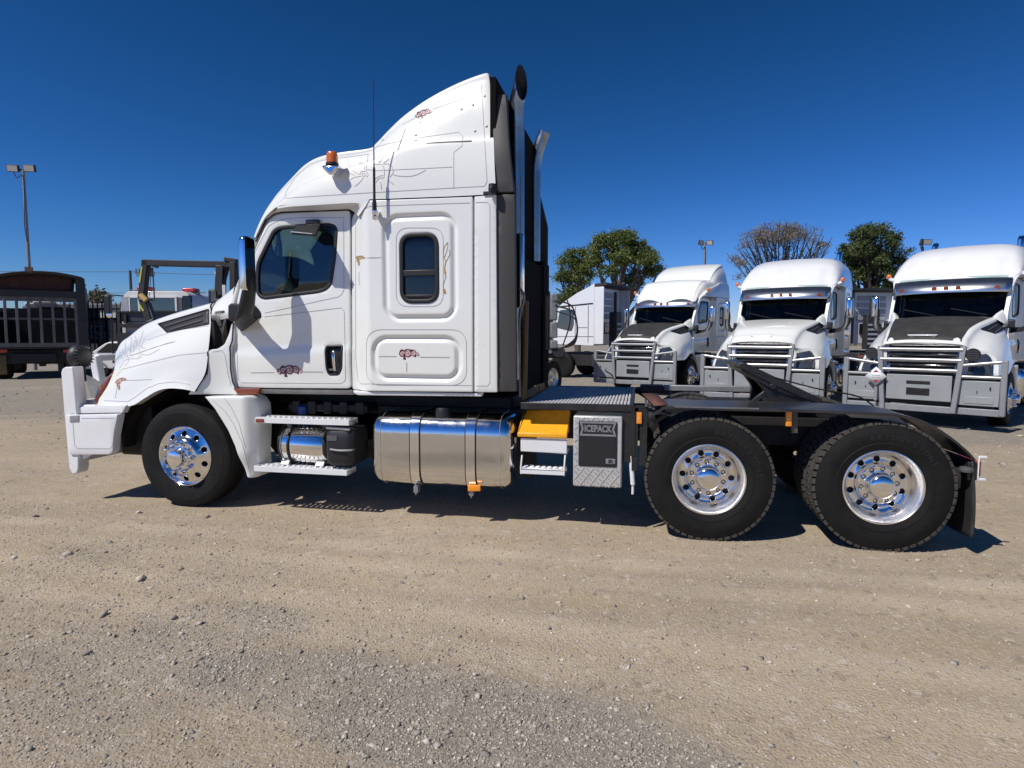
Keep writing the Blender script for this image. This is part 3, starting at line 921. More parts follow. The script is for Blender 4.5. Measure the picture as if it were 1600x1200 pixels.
# ---------------------------------------------------------------- catwalk deck
DZ = 1.112
dx0, dx1, dy0, dy1 = 3.37, 4.345, .09, 1.97
dk = MB()
dk.box((dx0, dy0, DZ - .055), (dx1, dy0 + .02, DZ + .004)).box((dx0, dy1 - .02, DZ - .055), (dx1, dy1, DZ + .004))
dk.box((dx0, dy0 + .02, DZ - .055), (dx0 + .03, dy1 - .02, DZ + .004)).box((dx1 - .03, dy0 + .02, DZ - .055), (dx1, dy1 - .02, DZ + .004))
for y in (.5, 1.0, 1.5): dk.box((dx0 + .03, y - .02, DZ - .06), (dx1 - .03, y + .02, DZ - .03))
deck = dk.build('deck_frame', black, truck, bevel=.003)
slat = None
for i in range(30):
    x = lerp(dx0 + .045, dx1 - .045, i / 29)
    if slat is None:
        slat = MB().box((-.0085, dy0 + .022, DZ - .028), (.0085, dy1 - .022, DZ)).build('deck_slat', mat('slat_alloy', (.60, .60, .59), .5, .1), deck); o = slat
    else:
        o = slat.copy(); COL.objects.link(o)
    o.location = (x, 0, 0)
MB().box((dx0, .40, DZ - .13), (dx1, .44, DZ - .055)).box((dx1 - .10, .10, .62), (dx1 + .02, .14, DZ - .06)).build('deck_bracket', dark, truck)

# orange tray over a white box with a folding step
def quad_slab(pts, t, name, m, parent):
    a, b, c, d = [Vector(p) for p in pts]
    n = (b - a).cross(d - a).normalized() * t
    return MB().add([a, b, c, d, a + n, b + n, c + n, d + n], [(0, 1, 2, 3), (7, 6, 5, 4), (0, 4, 5, 1), (1, 5, 6, 2), (2, 6, 7, 3), (3, 7, 4, 0)]).build(name, m, parent, bevel=.004)
tl, tr = U(812.5, 648.5, .30), U(885.5, 649, .30)
bl, br = U(810.5, 677.5, .07), U(885.5, 679.5, .07)
tray = quad_slab([tuple(bl), tuple(br), (br.x, .36, tr.z + .03), (bl.x + .02, .36, tl.z + .03)], .012, 'chock_tray', orange, truck)
MB().add([bl, (bl.x, .36, bl.z), (bl.x + .0, .36, tl.z + .03)], [(0, 1, 2)]).build('tray_end', orange, tray, solid=.012)
MB().add([br, (br.x, .36, br.z), (br.x, .36, tr.z + .03)], [(0, 1, 2)]).build('tray_end', orange, tray, solid=.012)
MB().box((bl.x - .01, .055, bl.z - .028), (br.x + .005, .085, bl.z + .012)).build('tray_lip', orange, tray, bevel=.008)
wl, wr2 = U(813.5, 684, .08), U(886, 708, .08)
wbx = MB().prism([(wl.x, wr2.z), (wr2.x, wr2.z - .005), (wr2.x, wl.z - .005), (wl.x, wl.z)], .075, .09).prism([(wl.x, wr2.z), (wr2.x, wr2.z - .005), (wr2.x, wr2.z + .01), (wl.x, wr2.z + .012)], .09, .3).build('step_box', white_b, truck, bevel=.006)
fs = MB()
sa, sb = U(813, 734, .05), U(882, 735, .05)
fs.box((sa.x, .05, sa.z - .035), (sb.x, .065, sa.z + .012)).box((sa.x, .05, sa.z), (sb.x, .24, sa.z + .012)).box((sa.x, .23, sa.z - .035), (sb.x, .24, sa.z + .012))
for i in range(7):
    x = lerp(sa.x + .04, sb.x - .04, i / 6)
    fs.lathe([(.026, sa.z + .010), (.020, sa.z + .022), (.012, sa.z + .022), (.010, sa.z + .012)], 12, (x, .13, 0), 'Z')
for x, q in ((sa.x + .004, U(816, 711, .08)), (sb.x - .004, U(884, 711, .08))):
    fs.tube([(x, .06, sa.z - .04), (x, .055, sa.z + .02), (x + .006, .08, q.z)], .008, 8)
fs.build('folding_step', white_b, truck, bevel=.003)

# checker plate tool box with black panel
ta, tb = U(896, 649.5, .07), U(971, 763, .07)
m = MB().box((ta.x, .07, tb.z), (tb.x, .52, ta.z))
tb_ = m.build('tool_box', alub, truck, bevel=.012)
cp = MB()                                           # raised checker bars
rng = random.Random(4)
for iz in range(24):
    for ix in range(9):
        x = ta.x + .022 + ix * .042 + (.021 if iz % 2 else 0); z = tb.z + .015 + iz * .0275
        if x > tb.x - .015 or z > ta.z - .02: continue
        px0, px1 = U(904, 690, .07).x, U(964.5, 690, .07).x
        pz0, pz1 = U(930, 729, .07).z, U(930, 658, .07).z
        if px0 - .018 < x < px1 + .018 and pz0 - .018 < z < pz1 + .018: continue
        a_ = R(45 if (ix + iz // 2) % 2 else -45)
        dx, dz = math.cos(a_) * .017, math.sin(a_) * .017
        cp.bar((x - dx, .0685, z - dz), (x + dx, .0685, z + dz), .004, .010, up=(-dz, 0, dx))
tp = cp.build('checker_pattern', alu, tb_)
tp['kind'] = 'stuff'
px0, px1, pz0, pz1 = U(904, 690, .07).x, U(964.5, 690, .07).x, U(930, 729, .07).z, U(930, 658, .07).z
bpn = panel('black_panel', rrect(px0, pz0, px1, pz1, .015), blackp, tb_, [], lambda x, z: .062, .012, .08, .004)
def text(body, size, loc, m, parent, name='lettering', rot=(math.pi / 2, 0, 0), ext=.002, sx=1, align='CENTER', off=0):
    cu = bpy.data.curves.new(name, 'FONT')
    cu.body = body; cu.size = size; cu.align_x = align; cu.align_y = 'CENTER'; cu.extrude = ext; cu.offset = off
    t = bpy.data.objects.new(name, cu)
    COL.objects.link(t)
    bpy.context.view_layer.update()
    me = bpy.data.meshes.new_from_object(t.evaluated_get(bpy.context.evaluated_depsgraph_get()))
    bpy.data.objects.remove(t)
    o = bpy.data.objects.new(name, me)
    me.materials.clear(); me.materials.append(m)
    COL.objects.link(o); o.parent = parent
    o.location = loc; o.rotation_euler = rot; o.scale = (sx, 1, 1)
    return o
pg = mat('panel_print_grey', (.22, .22, .23), .45)
pw = px1 - px0; pcx = (px0 + px1) / 2; zt = pz1 - .105 * (pz1 - pz0) * 1.6
hh = .062
bo = [(px0 + .008, zt + hh), (px1 - .008, zt + hh), (px1 - .028, zt), (px1 - .008, zt - hh), (px0 + .008, zt - hh), (px0 + .028, zt)]
bi = [(px0 + .030, zt + hh - .016), (px1 - .030, zt + hh - .016), (px1 - .045, zt), (px1 - .030, zt - hh + .016), (px0 + .030, zt - hh + .016), (px0 + .045, zt)]
panel('banner_outline', bo, pg, bpn, [bi], lambda x, z: .0595, .002, .05, .001)
text('ICEPACK', .078, (pcx, .0595, zt), pg, bpn, sx=.74, off=.003)
panel('badge_plate', rrect(px1 - .095, pz0 + .03, px1 - .015, pz0 + .075, .004), pg, bpn, [], lambda x, z: .0595, .002, .05, .001)
text('E3', .038, (px1 - .055, .0575, pz0 + .0525), seam, bpn, ext=.001, off=.001)
# brackets, white jack handle, conduit
MB().tube([U(986, 712, .12), U(989, 757, .12)], .021, 10).tube([U(989, 757, .12), U(988.5, 772, .12)], .011, 8).build('jack_handle', white_b, truck)
MB().bar(U(989, 634, .10), U(990, 712, .10), .02, .03).build('deck_bracket', dark, truck)

# ---------------------------------------------------------------- mudguards, marker lamps, rear end
mg = [(1014, 650), (1030, 641), (1046, 634.5), (1120, 637), (1250, 640), (1385, 645.5), (1412, 649), (1440, 656), (1466, 669), (1492, 687), (1512, 704), (1524, 717)]
gp = [(p.x, p.z) for p in (U(a, b, .0) for a, b in mg)]
gp = [tuple(v)[0::2] for v in smooth_row([Vector((x, 0, z)) for x, z in gp], 4)]
def guard(y0, y1):
    m = MB()
    n = len(gp)
    top = [(x, z) for x, z in gp]
    low = []
    for i, (x, z) in enumerate(gp):
        a = Vector(gp[max(0, i - 1)]); b = Vector(gp[min(n - 1, i + 1)])
        t = (b - a).normalized()
        low.append((x + t.y * .012, z - t.x * .012))
    m.grid([[(x, y0, z) for x, z in top], [(x, y1, z) for x, z in top]])
    m.grid([[(x, y0 + .02, z) for x, z in low], [(x, y1 - .02, z) for x, z in low]])
    for y, yb in ((y0, y0 + .02), (y1, y1 - .02)):
        lip = [(x - (t_[0] - x) * -2, z - .03) if False else (x, z - .022) for (x, z), t_ in zip(top, low)]
        m.grid([[(x, y, z) for x, z in top], [(x, y, z) for x, z in lip], [(x, yb, z) for x, z in lip], [(x, yb, z) for x, z in low]])
    return m.build('mudguard', mat('mudguard_black', (.020, .020, .021), .34, var=.5, vscale=5, col2=(.06, .055, .05)), truck, angle=50)
g1 = guard(0, .60)
# grip strip along the guard's near edge
gs = MB()
for i in range(42):
    x = lerp(4.68, 5.32, i / 41)
    gs.box((x, -.004, 1.112), (x + .009, .0, 1.124))
gs.build('edge_rivets', galv, g1)
# rusty landing plate and ribbed ramp ahead of the guard
m = MB()
e = [U(1003, 618, .62), U(1026, 618, .62), U(1043, 636, .02), U(1022, 637, .02)]
MB().add([p + Vector((0, 0, .012)) for p in e], [(0, 1, 2, 3)]).build('rusty_plate', rust, truck, solid=.01)
rp = MB()
for k in range(7):
    t = k / 7
    a_ = U(lerp(1010, 1018, t), lerp(638, 651, t), .03); 
    rp.box((4.44 + .03 * k, .05, 1.108 - .012 * k), (4.46 + .03 * k, .6, 1.118 - .012 * k))
rp.build('ramp_ribs', graym, truck)
MB().bar((4.36, .12, 1.09), (4.36, .12, .55), .05, .05).bar((4.36, .12, 1.085), (4.58, .12, 1.085), .05, .05).bar((4.40, .1, .9), (4.66, .1, 1.06), .02, .03).build('guard_bracket', dark, truck)
MB().box((4.40, 1.80, 1.07), (4.66, 2.1, 1.14)).build('rusty_bracket', rust, truck, bevel=.01)
MB().box((4.66, 1.86, 1.085), (5.9, 1.92, 1.15)).build('guard_rail', galv, truck, bevel=.008)
MB().bar((4.52, 1.75, 1.0), (4.34, 1.9, 1.1), .08, .03).build('guard_bracket', dark, truck)
aml = mat('amber_side_lens', (.9, .30, .02))
for l, t_, r_, b_ in ((994.5, 644.5, 1003, 662), (1227.5, 641.5, 1237.5, 666)):
    k = panel('marker_lamp', rrect(*uo([(l, b_)], .06)[0], *uo([(r_, t_)], .06)[0], .006), aml, truck, [], lambda x, z: .05, .03, .03, .006)
    q = MB()
    zz = (U(l, t_, .06).z + U(l, b_, .06).z) / 2; xx = (U(l, t_, .06).x + U(r_, t_, .06).x) / 2
    q.lathe([(.008, .048), (.008, .052)], 8, (xx, 0, zz), 'Y').build('lens_screw', alub, k)
pl = uo([(1236, 640), (1247, 640), (1247, 677), (1237, 677)], .08)
panel('lamp_plate', pl, mat('dull_bronze_plate', (.09, .075, .06), .5), truck, [], lambda x, z: .085, .01, .05, .003)
MB().box((4.40, .07, .60), (4.46, .10, 1.08)).build('lamp_plate', dark, truck)
# fifth wheel
fw = MB()
prof5 = [(5.29, 1.44), (5.34, 1.455), (5.64, 1.31), (6.02, 1.125), (6.0, 1.075), (5.6, 1.20), (5.32, 1.37)]
fw.prism(prof5, .80, 1.08).prism(prof5, 1.36, 1.64)
fw.prism([(5.29, 1.44), (5.34, 1.455), (5.58, 1.33), (5.58, 1.24), (5.32, 1.37)], 1.08, 1.36)
fw.prism([(5.52, 1.05), (5.66, 1.05), (5.62, 1.28), (5.54, 1.28)], .84, .92).prism([(5.52, 1.05), (5.66, 1.05), (5.62, 1.28), (5.54, 1.28)], 1.52, 1.6)
fw.prism([(5.40, 1.36), (5.92, 1.12), (5.72, 1.06), (5.58, 1.06), (5.52, 1.2)], .82, .92).prism([(5.40, 1.36), (5.92, 1.12), (5.72, 1.06), (5.58, 1.06), (5.52, 1.2)], 1.52, 1.62)
fw.bar((5.4, .86, 1.05), (5.56, .86, 1.2), .05, .04).tube([(5.59, .78, 1.235), (5.59, 1.66, 1.235)], .03, 10)
fw.build('fifth_wheel', black, truck, bevel=.008)
MB().box((5.1, .74, 1.0), (6.1, 1.7, 1.045)).build('fifth_wheel_base', dark, truck, bevel=.01)
MB().tube(smooth_row([Vector((5.25, .8, 1.42)), Vector((5.9, .7, 1.24)), Vector((6.3, .72, 1.16)), Vector((6.5, .75, 1.0))], 5), .007, 6).build('release_cable', seam, truck)
# low step bracket between guard and rear wheel
MB().prism(uo([(1322, 647), (1400, 649), (1424, 668), (1404, 662), (1375, 655), (1330, 652)], .1), .1, .5).build('guard_stay', galv, truck)
# tail: cross beam, lamp board, flaps
tl_ = MB().box((6.55, .2, .72), (6.62, 2.24, .92)).bar((6.6, .5, .72), (6.9, .4, .66), .05, .06).box((6.86, .04, .60), (6.93, .62, .74)).box((6.86, 1.82, .60), (6.93, 2.40, .74)).box((6.80, .08, .52), (6.84, .3, .68))
tl_.tube([(6.72, .1, .60), (6.86, .14, .52)], .02, 8).build('tail_frame', black, truck, bevel=.008)
lampb = MB().lathe([(.0, .0), (.045, .0), (.05, .02), (.045, .035), (0, .04)], 16, tuple(U(1510, 737, .05)), 'Z').build('work_lamp', graym, truck)
def flap(y0, y1):
    m = MB()
    r_ = []
    for k in range(13):
        t = k / 12
        z = lerp(.76, .13, t)
        x = 6.885 + .035 * math.sin(t * 2.2)
        r_.append([(x, y, z + (.035 * max(0, t - .9) * 10 * (abs((y - (y0 + y1) / 2) / (y1 - y0)) * 2) ** 4)) for y in (y0, y0 + .05, (y0 + y1) / 2, y1 - .05, y1)])
    m.grid(r_)
    return m.build('mudflap', mat('mudflap_rubber', (.02, .02, .019), .6, var=.6, col2=(.05, .047, .04)), truck, solid=.012)
flap(.02, .60); flap(1.84, 2.42)
wb_ = MB()
for py in (715, 750):
    p = U(1529, py, .02)
    wb_.box((6.93, .035, p.z - .009), (6.985, .06, p.z + .009))
wb_.box((6.925, .03, U(1527, 752, .02).z), (6.932, .05, U(1527, 713, .02).z))
wb_.build('tail_lamp_bracket', white_b, truck, bevel=.004)
MB().box((6.935, .08, .62), (6.97, .40, .74)).box((6.935, 2.04, .62), (6.97, 2.36, .74)).build('tail_lamp', redl, truck, bevel=.01)

# ---------------------------------------------------------------- exhaust stacks and equipment behind the sleeper
def stack(x, y, r, zb, z0):
    n = 32
    cs = [(math.cos(2 * math.pi * k / n), math.sin(2 * math.pi * k / n)) for k in range(n + 1)]
    rings = [[Vector((x + r * c, y + r * s_, z)) for c, s_ in cs] for z in (z0, zb - .5, zb)]
    d = Vector((math.sin(R(21)), 0, math.cos(R(21))))
    xc = x + r + .004
    def cut(rr, back=0):
        out = []
        for c, s_ in cs:
            p = Vector((x + rr * c, y + rr * s_, zb))
            t = (xc - .22 * 0 - p.x) / (d.x + .06)
            out.append(p + d * max(.0, t - back))
        return out
    mouth = cut(r); inner = cut(r * .93); deep = cut(r * .90, .12)
    mid = [a.lerp(b, .5) for a, b in zip(rings[-1], mouth)]
    rz = Matrix.Translation((x, y, 0)) @ Matrix.Rotation(R(-38), 4, 'Z') @ Matrix.Translation((-x, -y, 0))
    mid, mouth, inner, deep = [[rz @ p for p in q] for q in (mid, mouth, inner, deep)]
    rings[-1] = [rz @ p for p in rings[-1]]; rings[-2] = [rz @ p for p in rings[-2]]; rings[0] = [rz @ p for p in rings[0]]
    o = MB().grid(rings + [mid, mouth, inner]).build('exhaust_stack', stackm, truck, angle=50)
    MB().grid([inner, deep]).add(deep[:-1], [tuple(range(n))]).build('stack_mouth', dark, o)
    return o
b1 = U(805.5, 170, .38)
stack(b1.x + .010, .38, .071, U(806, 163, .38).z, 1.3)
b2 = U(835.5, 320, 2.05)
m = MB()
pth = [Vector((b2.x, 2.05, 2.4)), Vector((b2.x, 2.05, 3.0)), Vector((b2.x, 2.05, 3.5)), Vector((b2.x + .006, 2.05, 3.66)), Vector((b2.x + .03, 2.05, 3.80)), Vector((b2.x + .065, 2.05, 3.92)), Vector((b2.x + .11, 2.05, 4.04))]
st2 = m.tube(smooth_row(pth, 6), .068, 22).build('exhaust_stack', stackm, truck)
MB().lathe([(.0, 0), (.062, 0)], 18, (0, 0, 0), 'Z', cap=False).build('stack_mouth', dark, st2).matrix_local = Matrix.Translation(pth[-1] + Vector((.002, 0, .004))) @ Matrix.Rotation(R(20), 4, 'Y')
mf = MB().box((3.12, 1.75, 1.15), (3.315, 2.2, 2.54)).build('muffler_guard', matte, truck, bevel=.02)
lv = MB()
for i in range(14): lv.box((3.18, 1.742, 2.02 + i * .035), (3.30, 1.75, 2.037 + i * .035))
lv.build('guard_louvres', mat('dark_red_louvre', (.06, .012, .014), .5), mf)
hs = MB().box((3.28, .30, 1.95), (3.345, .42, 2.62)).build('exhaust_shield', steelm, truck, bevel=.02)
MB().box((3.17, .55, 1.15), (3.29, 1.74, 2.48)).build('rear_equipment_box', matte, truck, bevel=.03)
for a_, b_, yy in (((822, 470), (819, 624), .34), ((853, 462), (852.5, 546), 1.9)):
    MB().tube([U(*a_, yy), U(*b_, yy)], .026, 10).build('grab_post', tan, truck)
MB().tube(smooth_row([U(812, 450, .3), U(819, 465, .3), U(812, 500, .32), U(811, 560, .33), U(813, 620, .33)], 6), .012, 8).build('white_hose', galv, truck)
# ---------------------------------------------------------------- white plate bull bar with driving lamp
bb = MB()
post = uo([(95, 582), (97, 576), (101, 573.5), (113, 573), (118, 620), (121, 660), (122.5, 712), (122.5, 733), (120, 740), (112.5, 741.5), (107.5, 731), (104, 690), (99.5, 640)], -.03)
bar_ = MB().prism(post, -.03, .10).build('bull_bar', white_b, truck, bevel=.012)
mirror_copy(bar_, bar_)
sidep = rpoly(uo([(108, 648), (189.5, 646.5), (187.5, 658), (183.5, 678), (181.5, 704), (177, 709), (114, 709.5)], -.005), [.01, .01, 0, 0, .05, .02, .02], 4)
q = panel('side_plate', sidep, white_b, bar_, [], lambda x, z: -.050, .08, .06, .010); mirror_copy(q, bar_)
q = panel('side_plate', uo([(134, 634.5), (197, 633), (191, 645.5), (106, 646.5), (106, 640)], .0), white_b, bar_, [], lambda x, z: .0 + .0, .06, .06, .008); mirror_copy(q, bar_)
bx = lambda px, py, Y: U(px, py, Y)
fp = MB()
fp.box((-1.30, .10, .42), (-1.26, 2 * YC - .10, .98)).box((-1.34, .08, .40), (-1.24, 2 * YC - .08, .50)).box((-1.24, .02, .98), (-1.0, .70, 1.0))
fp.build('bumper_plate', white_b, bar_, bevel=.012)
def beam(a, b, w, h, nm='bar_tube', up=(0, 0, 1)):
    k = MB().bar(a, b, w, h, up).build(nm, white_b, bar_, bevel=.014)
    m2 = mirror_copy(k, bar_)
    return k
iu0, iu1 = U(167, 655, .64), U(149, 556, .58)
beam(iu0, iu1, .09, .09, 'upright', up=(1, 0, 0))
po = U(107, 579, .03)
beam((po.x + .04, .05, po.z - .035), tuple(U(153, 602, .60)), .10, .06)
quad_slab([tuple(U(136, 586, .28)), tuple(U(150, 592, .50)), tuple(U(156, 622, .60)), tuple(U(142, 624, .40))], .02, 'gusset', white_b, bar_)
beam((po.x + .05, .06, 1.0), (-1.32, .60, 1.0), .07, .07)
beam((-1.32, .62, 1.10), (-1.02, .50, 1.01), .10, .03)
for t_, r_ in ((.97, .075), (.62, .06), (.30, .06)):
    q_ = iu0.lerp(iu1, t_); z = q_.z; y = q_.y
    MB().bar((q_.x, y, z), (q_.x, 2 * YC - y, z), r_, r_).build('cross_bar', white_b, bar_, bevel=.016)
panel('reflector', uo([(109.5, 649.5), (124, 649), (124, 659), (109.5, 659.5)], -.05), mat('grey_reflector', (.28, .28, .29), .3), bar_, [], lambda x, z: -.056, .01, .03, .002)
MB().prism(uo([(131, 709), (147, 709), (135, 716), (131, 717)], .02), -.0, .02).build('plate_tab', white_b, bar_)
lampc = U(128, 557, .16)
for y in (.16, 2 * YC - .16):
    c = Vector((lampc.x, y, lampc.z))
    sp_ = MB().lathe([(0, .05), (.07, .045), (.108, .02), (.122, -.02), (.122, -.06), (.116, -.068), (.11, -.06), (0, -.055)], 32, tuple(c), 'X').build('driving_lamp', blackp, bar_, angle=40)
    fn = MB()
    for k in range(20):
        a_ = 2 * math.pi * k / 20
        p = c + Vector((.03, math.cos(a_) * .095, math.sin(a_) * .095))
        fn.bar(p + Vector((-.05, 0, 0)), p + Vector((.012, 0, 0)), .010, .030, up=(0, math.cos(a_), math.sin(a_)))
    fn.build('lamp_fins', blackp, sp_)
    MB().lathe([(0, -.078), (.10, -.072)], 24, tuple(c), 'X').build('lamp_glass', chrome, sp_)
    MB().bar(c + Vector((.0, 0, -.10)), c + Vector((.0, 0, -.26)), .05, .03).tube([c + Vector((.02, -.05, -.08)), c + Vector((.03, -.06, -.2))], .006, 6).build('lamp_bracket', blackp, sp_)

# ---------------------------------------------------------------- mirrors, beacon, aerial
def mirror(parent):
    x0_, x1_, z0_, z1_ = .865, .955, 2.10, 2.585
    m = MB()
    rings = []
    for x, d in ((x0_, .05), (x0_ + .008, .03), (x0_ + .03, .008), (x0_ + .055, .0), (x1_ - .01, .0), (x1_, .008)):
        q = rrect(-.275 + d * .8, z0_ + d * .5, -.12 - d * .4, z1_ - d, .045, 5)
        rings.append([Vector((x, y, z)) for y, z in q] + [Vector((x, q[0][0], q[0][1]))])
    m.grid(rings).add(rings[0][:-1], [tuple(range(len(rings[0]) - 1))])
    sh = m.build('mirror_shell', chrome, parent, angle=50)
    g = [p for p in rings[-1][:-1]]
    MB().add([Vector((x1_ - .006, p.y, p.z)) for p in g], [tuple(range(len(g)))]).build('mirror_back', blackp, sh)
    for za, zb, mt in ((z0_ + .20, z1_ - .012, mat('mirror_glass', (.8, .82, .85), .02, 1)), (z0_ + .012, z0_ + .185, black)):
        q = rrect(-.265, za, -.13, zb, .03, 5)
        n = len(q)
        MB().add([(x1_ - .006, y, z) for y, z in q] + [(x1_ + .002, y, z) for y, z in q], [tuple(range(n)), tuple(range(2 * n - 1, n - 1, -1))] + [(i, n + i, n + (i + 1) % n, (i + 1) % n) for i in range(n)]).build('mirror_glass', mt, sh)
    ar = MB()
    pts = [Vector((.925, -.17, 2.16)), Vector((.88, -.16, 1.98)), Vector((.80, -.10, 1.86)), Vector((.66, .19, 1.80))]
    def sec(p, wx, wy, wz):
        return [p + Vector((wx * math.cos(t), wy * math.sin(t), wz * math.cos(t))) for t in [2 * math.pi * k / 12 for k in range(13)]]
    ar.grid([sec(Vector((.925, -.17, 2.30)), .022, .06, 0), sec(pts[0], .045, .075, 0), sec(pts[1], .07, .07, .01), sec(pts[2], .085, .07, .05), sec(Vector((.74, .02, 1.815)), .08, .06, .05), sec(pts[3], .09, .06, .06)])
    ar.build('mirror_arm', blackp, sh, bevel=.02)
    return sh
mr = mirror(truck); common(mr)
plq = uo([(361, 478), (365, 474), (396, 476), (412.5, 493.5), (411, 497), (365, 503), (361, 499)], .15)
both(panel('mirror_base', rpoly(plq, .012, 3), blackp, truck, [], lambda x, z: .10 + .07 * sst(.62, .85, x) , .16, .04, .012))
mr2 = mirror_copy(mr)
for c in mr.children: mirror_copy(c, mr2)
common(mr2)
# spotter mirror above the window
sm_ = MB()
hoodp = [U(453.5, 362.5, -.05), U(492.5, 365.5, -.05), U(497, 360, -.05), U(501.5, 349, .12), U(463, 352.5, .12)]
v0 = [U(454, 362.5, -.12), U(493, 365.5, -.12), U(501.5, 348.5, .13), U(464, 352, .13)]
v1 = [v0[0] + Vector((0, .02, -.02)), v0[1] + Vector((0, .02, -.02)), U(498, 361, .12), U(470, 362, .12)]
sm_.add(v0 + v1, [(0, 1, 2, 3), (7, 6, 5, 4), (0, 4, 5, 1), (1, 5, 6, 2), (3, 2, 6, 7), (3, 7, 4, 0)])
spm = sm_.build('spotter_mirror', blackp, truck, bevel=.008)
MB().box(tuple(U(477, 350.5, .13)), tuple(U(501, 343.5, .17))).build('mirror_clamp', black, spm, bevel=.008)
MB().bar(v0[0] + Vector((.005, -.004, .002)), v0[1] + Vector((-.03, -.004, .002)), .006, .008).build('mirror_rim', alub, spm)
at_, ab = U(583, 123, -.06), U(585, 318, -.06)
an = MB().tube([ab, at_.lerp(ab, .72), at_.lerp(ab, .70), at_], [.012, .012, .006, .004], 8).build('aerial', seam, truck)
MB().tube([ab + Vector((0, 0, -.06)), ab, ab + Vector((0, 0, .04))], [.02, .02, .013], 12).build('aerial_spring', black, an)
q = U(586, 333, -.04)
MB().lathe([(.0, -.07), (.022, -.06), (.026, -.03), (.02, -.02), (.026, -.005), (.026, .02), (.018, .03), (.018, .07), (0, .07)], 18, (q.x, q.y, q.z), 'Z').bar(q, q + Vector((0, .08, 0)), .03, .05).build('aerial_mount', chrome, an)
# ---------------------------------------------------------------- paint lines, scrolls, vents, rivets laid on the body
bpy.context.view_layer.update()
def bvh_of(objs):
    vs, fs = [], []
    for o in objs:
        n = len(vs)
        mw = o.matrix_world
        vs += [mw @ v.co for v in o.data.vertices]
        fs += [[n + i for i in p.vertices] for p in o.data.polygons]
    return BVHTree.FromPolygons(vs, fs)
SKIN = bvh_of([o for o in truck.children if o.type == 'MESH' and o.name.split('.')[0] in ('hood', 'door', 'windscreen_pillar', 'cowl_panel', 'cowl_corner', 'roof_fairing', 'sleeper_side', 'rear_corner_panel', 'wing_skirt', 'roof_overhang')] + [o for o in bar_.children if o.name.startswith('side_plate')] + [bar_])
def hit(px, py):
    d = ray(px, py).normalized()
    p, n, i, t = SKIN.ray_cast(_c, d)
    if p is None: return None
    if n.dot(d) > 0: n = -n
    return p, n
def spl(pts, sub=5):
    v = [Vector((a, b, 0)) for a, b in pts]
    if len(v) < 3:
        return [tuple(v[0].lerp(v[1], k / 8))[:2] for k in range(9)]
    return [tuple(p)[:2] for p in smooth_row(v, sub)]
def poly(pts, step=6):
    return resample(pts, step, closed=False)
def ribbons(lines, name, m, parent, off=.0022, split=False):
    mb = MB()
    for pts, w in lines:
        run = []
        def flush(run):
            if len(run) < 2: return
            L, Q = [], []
            for i, (p, n) in enumerate(run):
                a = run[max(0, i - 1)][0]; b = run[min(len(run) - 1, i + 1)][0]
                t = (b - a)
                if t.length < 1e-6: return
                s = n.cross(t.normalized()).normalized()
                k = w / 2
                L.append(p + n * off + s * k); Q.append(p + n * off - s * k)
            if split: MB().grid([L, Q]).build(name, m, parent, weld=False, smooth=False)
            else: mb.grid([L, Q])
        for px, py in pts:
            h = hit(px, py)
            if h is None or (run and abs((h[0] - run[-1][0]).length) > .09):
                flush(run); run = []
                if h is None: continue
            run.append(h)
        flush(run)
    return None if split else mb.build(name, m, parent, weld=False, smooth=False)
def rrp(l, t, r, b, rad):
    q = rrect(l, t, r, b, rad, 6)
    return poly(q + [q[0]], 5)
W1 = .0042
L = []
for p in ([(537, 340), (537.5, 452), (534, 460), (528, 464), (500, 470), (460, 479), (414, 489)],
          [(537, 340), (470, 340), (446, 342), (432, 346), (420, 353), (404, 383), (392, 408)],
          [(413, 495), (471, 488.5), (529, 481.3), (534, 481.5), (538, 487), (540, 590), (539, 595), (533, 599.3), (377, 598), (372, 592.5), (370, 542), (372, 506), (376, 502)],
          [(556, 345), (555.7, 470), (556, 560), (559.5, 594), (564, 599.7), (640, 601), (738, 602.5)],
          [(556, 345), (562, 332), (577, 322.5), (640, 320), (735, 317)],
          [(743, 316.5), (761, 316), (765.5, 321), (765.5, 598), (762, 603), (744, 603)],
          [(445, 309), (447, 299), (463, 276), (484, 256.5), (502, 251), (577, 241)],
          [(446, 310), (470, 308), (580, 301), (700, 294), (757, 291), (761, 284), (757, 215), (752, 133)],
          [(586, 231), (604, 225), (649, 216), (717, 206.5), (723, 213), (722, 228), (713, 235), (709, 238), (709, 296)],
          [(628, 195), (649, 184.5)], [(676, 171), (727, 153)],
          [(584, 267), (707, 261)],
          [(162.5, 626), (200, 627.5), (212, 620), (230, 606.5), (248, 599.5), (272, 596.6), (298, 601)],
          [(332, 550), (347, 547.5), (351.5, 554), (356, 582), (361, 603)],
          [(180, 623), (184, 601)], [(195.5, 594.5), (237, 593)],
          [(229.5, 531.5), (252, 524), (262, 521), (285, 515), (326, 509)], [(242, 511), (253, 523)],
          [(205, 556), (240, 543), (262, 537), (273, 534)],
          [(183, 587), (190, 577.5), (230, 567), (280, 555), (322, 551)],
          [(333, 626), (351.5, 642.5), (365, 662), (378.5, 692), (388, 728), (391, 747)], [(351, 622), (362, 638), (373, 660), (384, 700)],
          [(114, 660), (116.5, 695), (121, 701), (172, 701), (176, 696), (179, 670), (183, 653.5), (127, 653.5)], [(110, 646), (188, 644.5)]):
    L.append((spl(p, 1) if False else poly(p), W1))
L.append((rrp(619, 356, 692.5, 479, 20), W1)); L.append((rrp(572.5, 515, 729, 602, 25), W1))
ribbons(L, 'pinstripe', pin, truck, split=True)
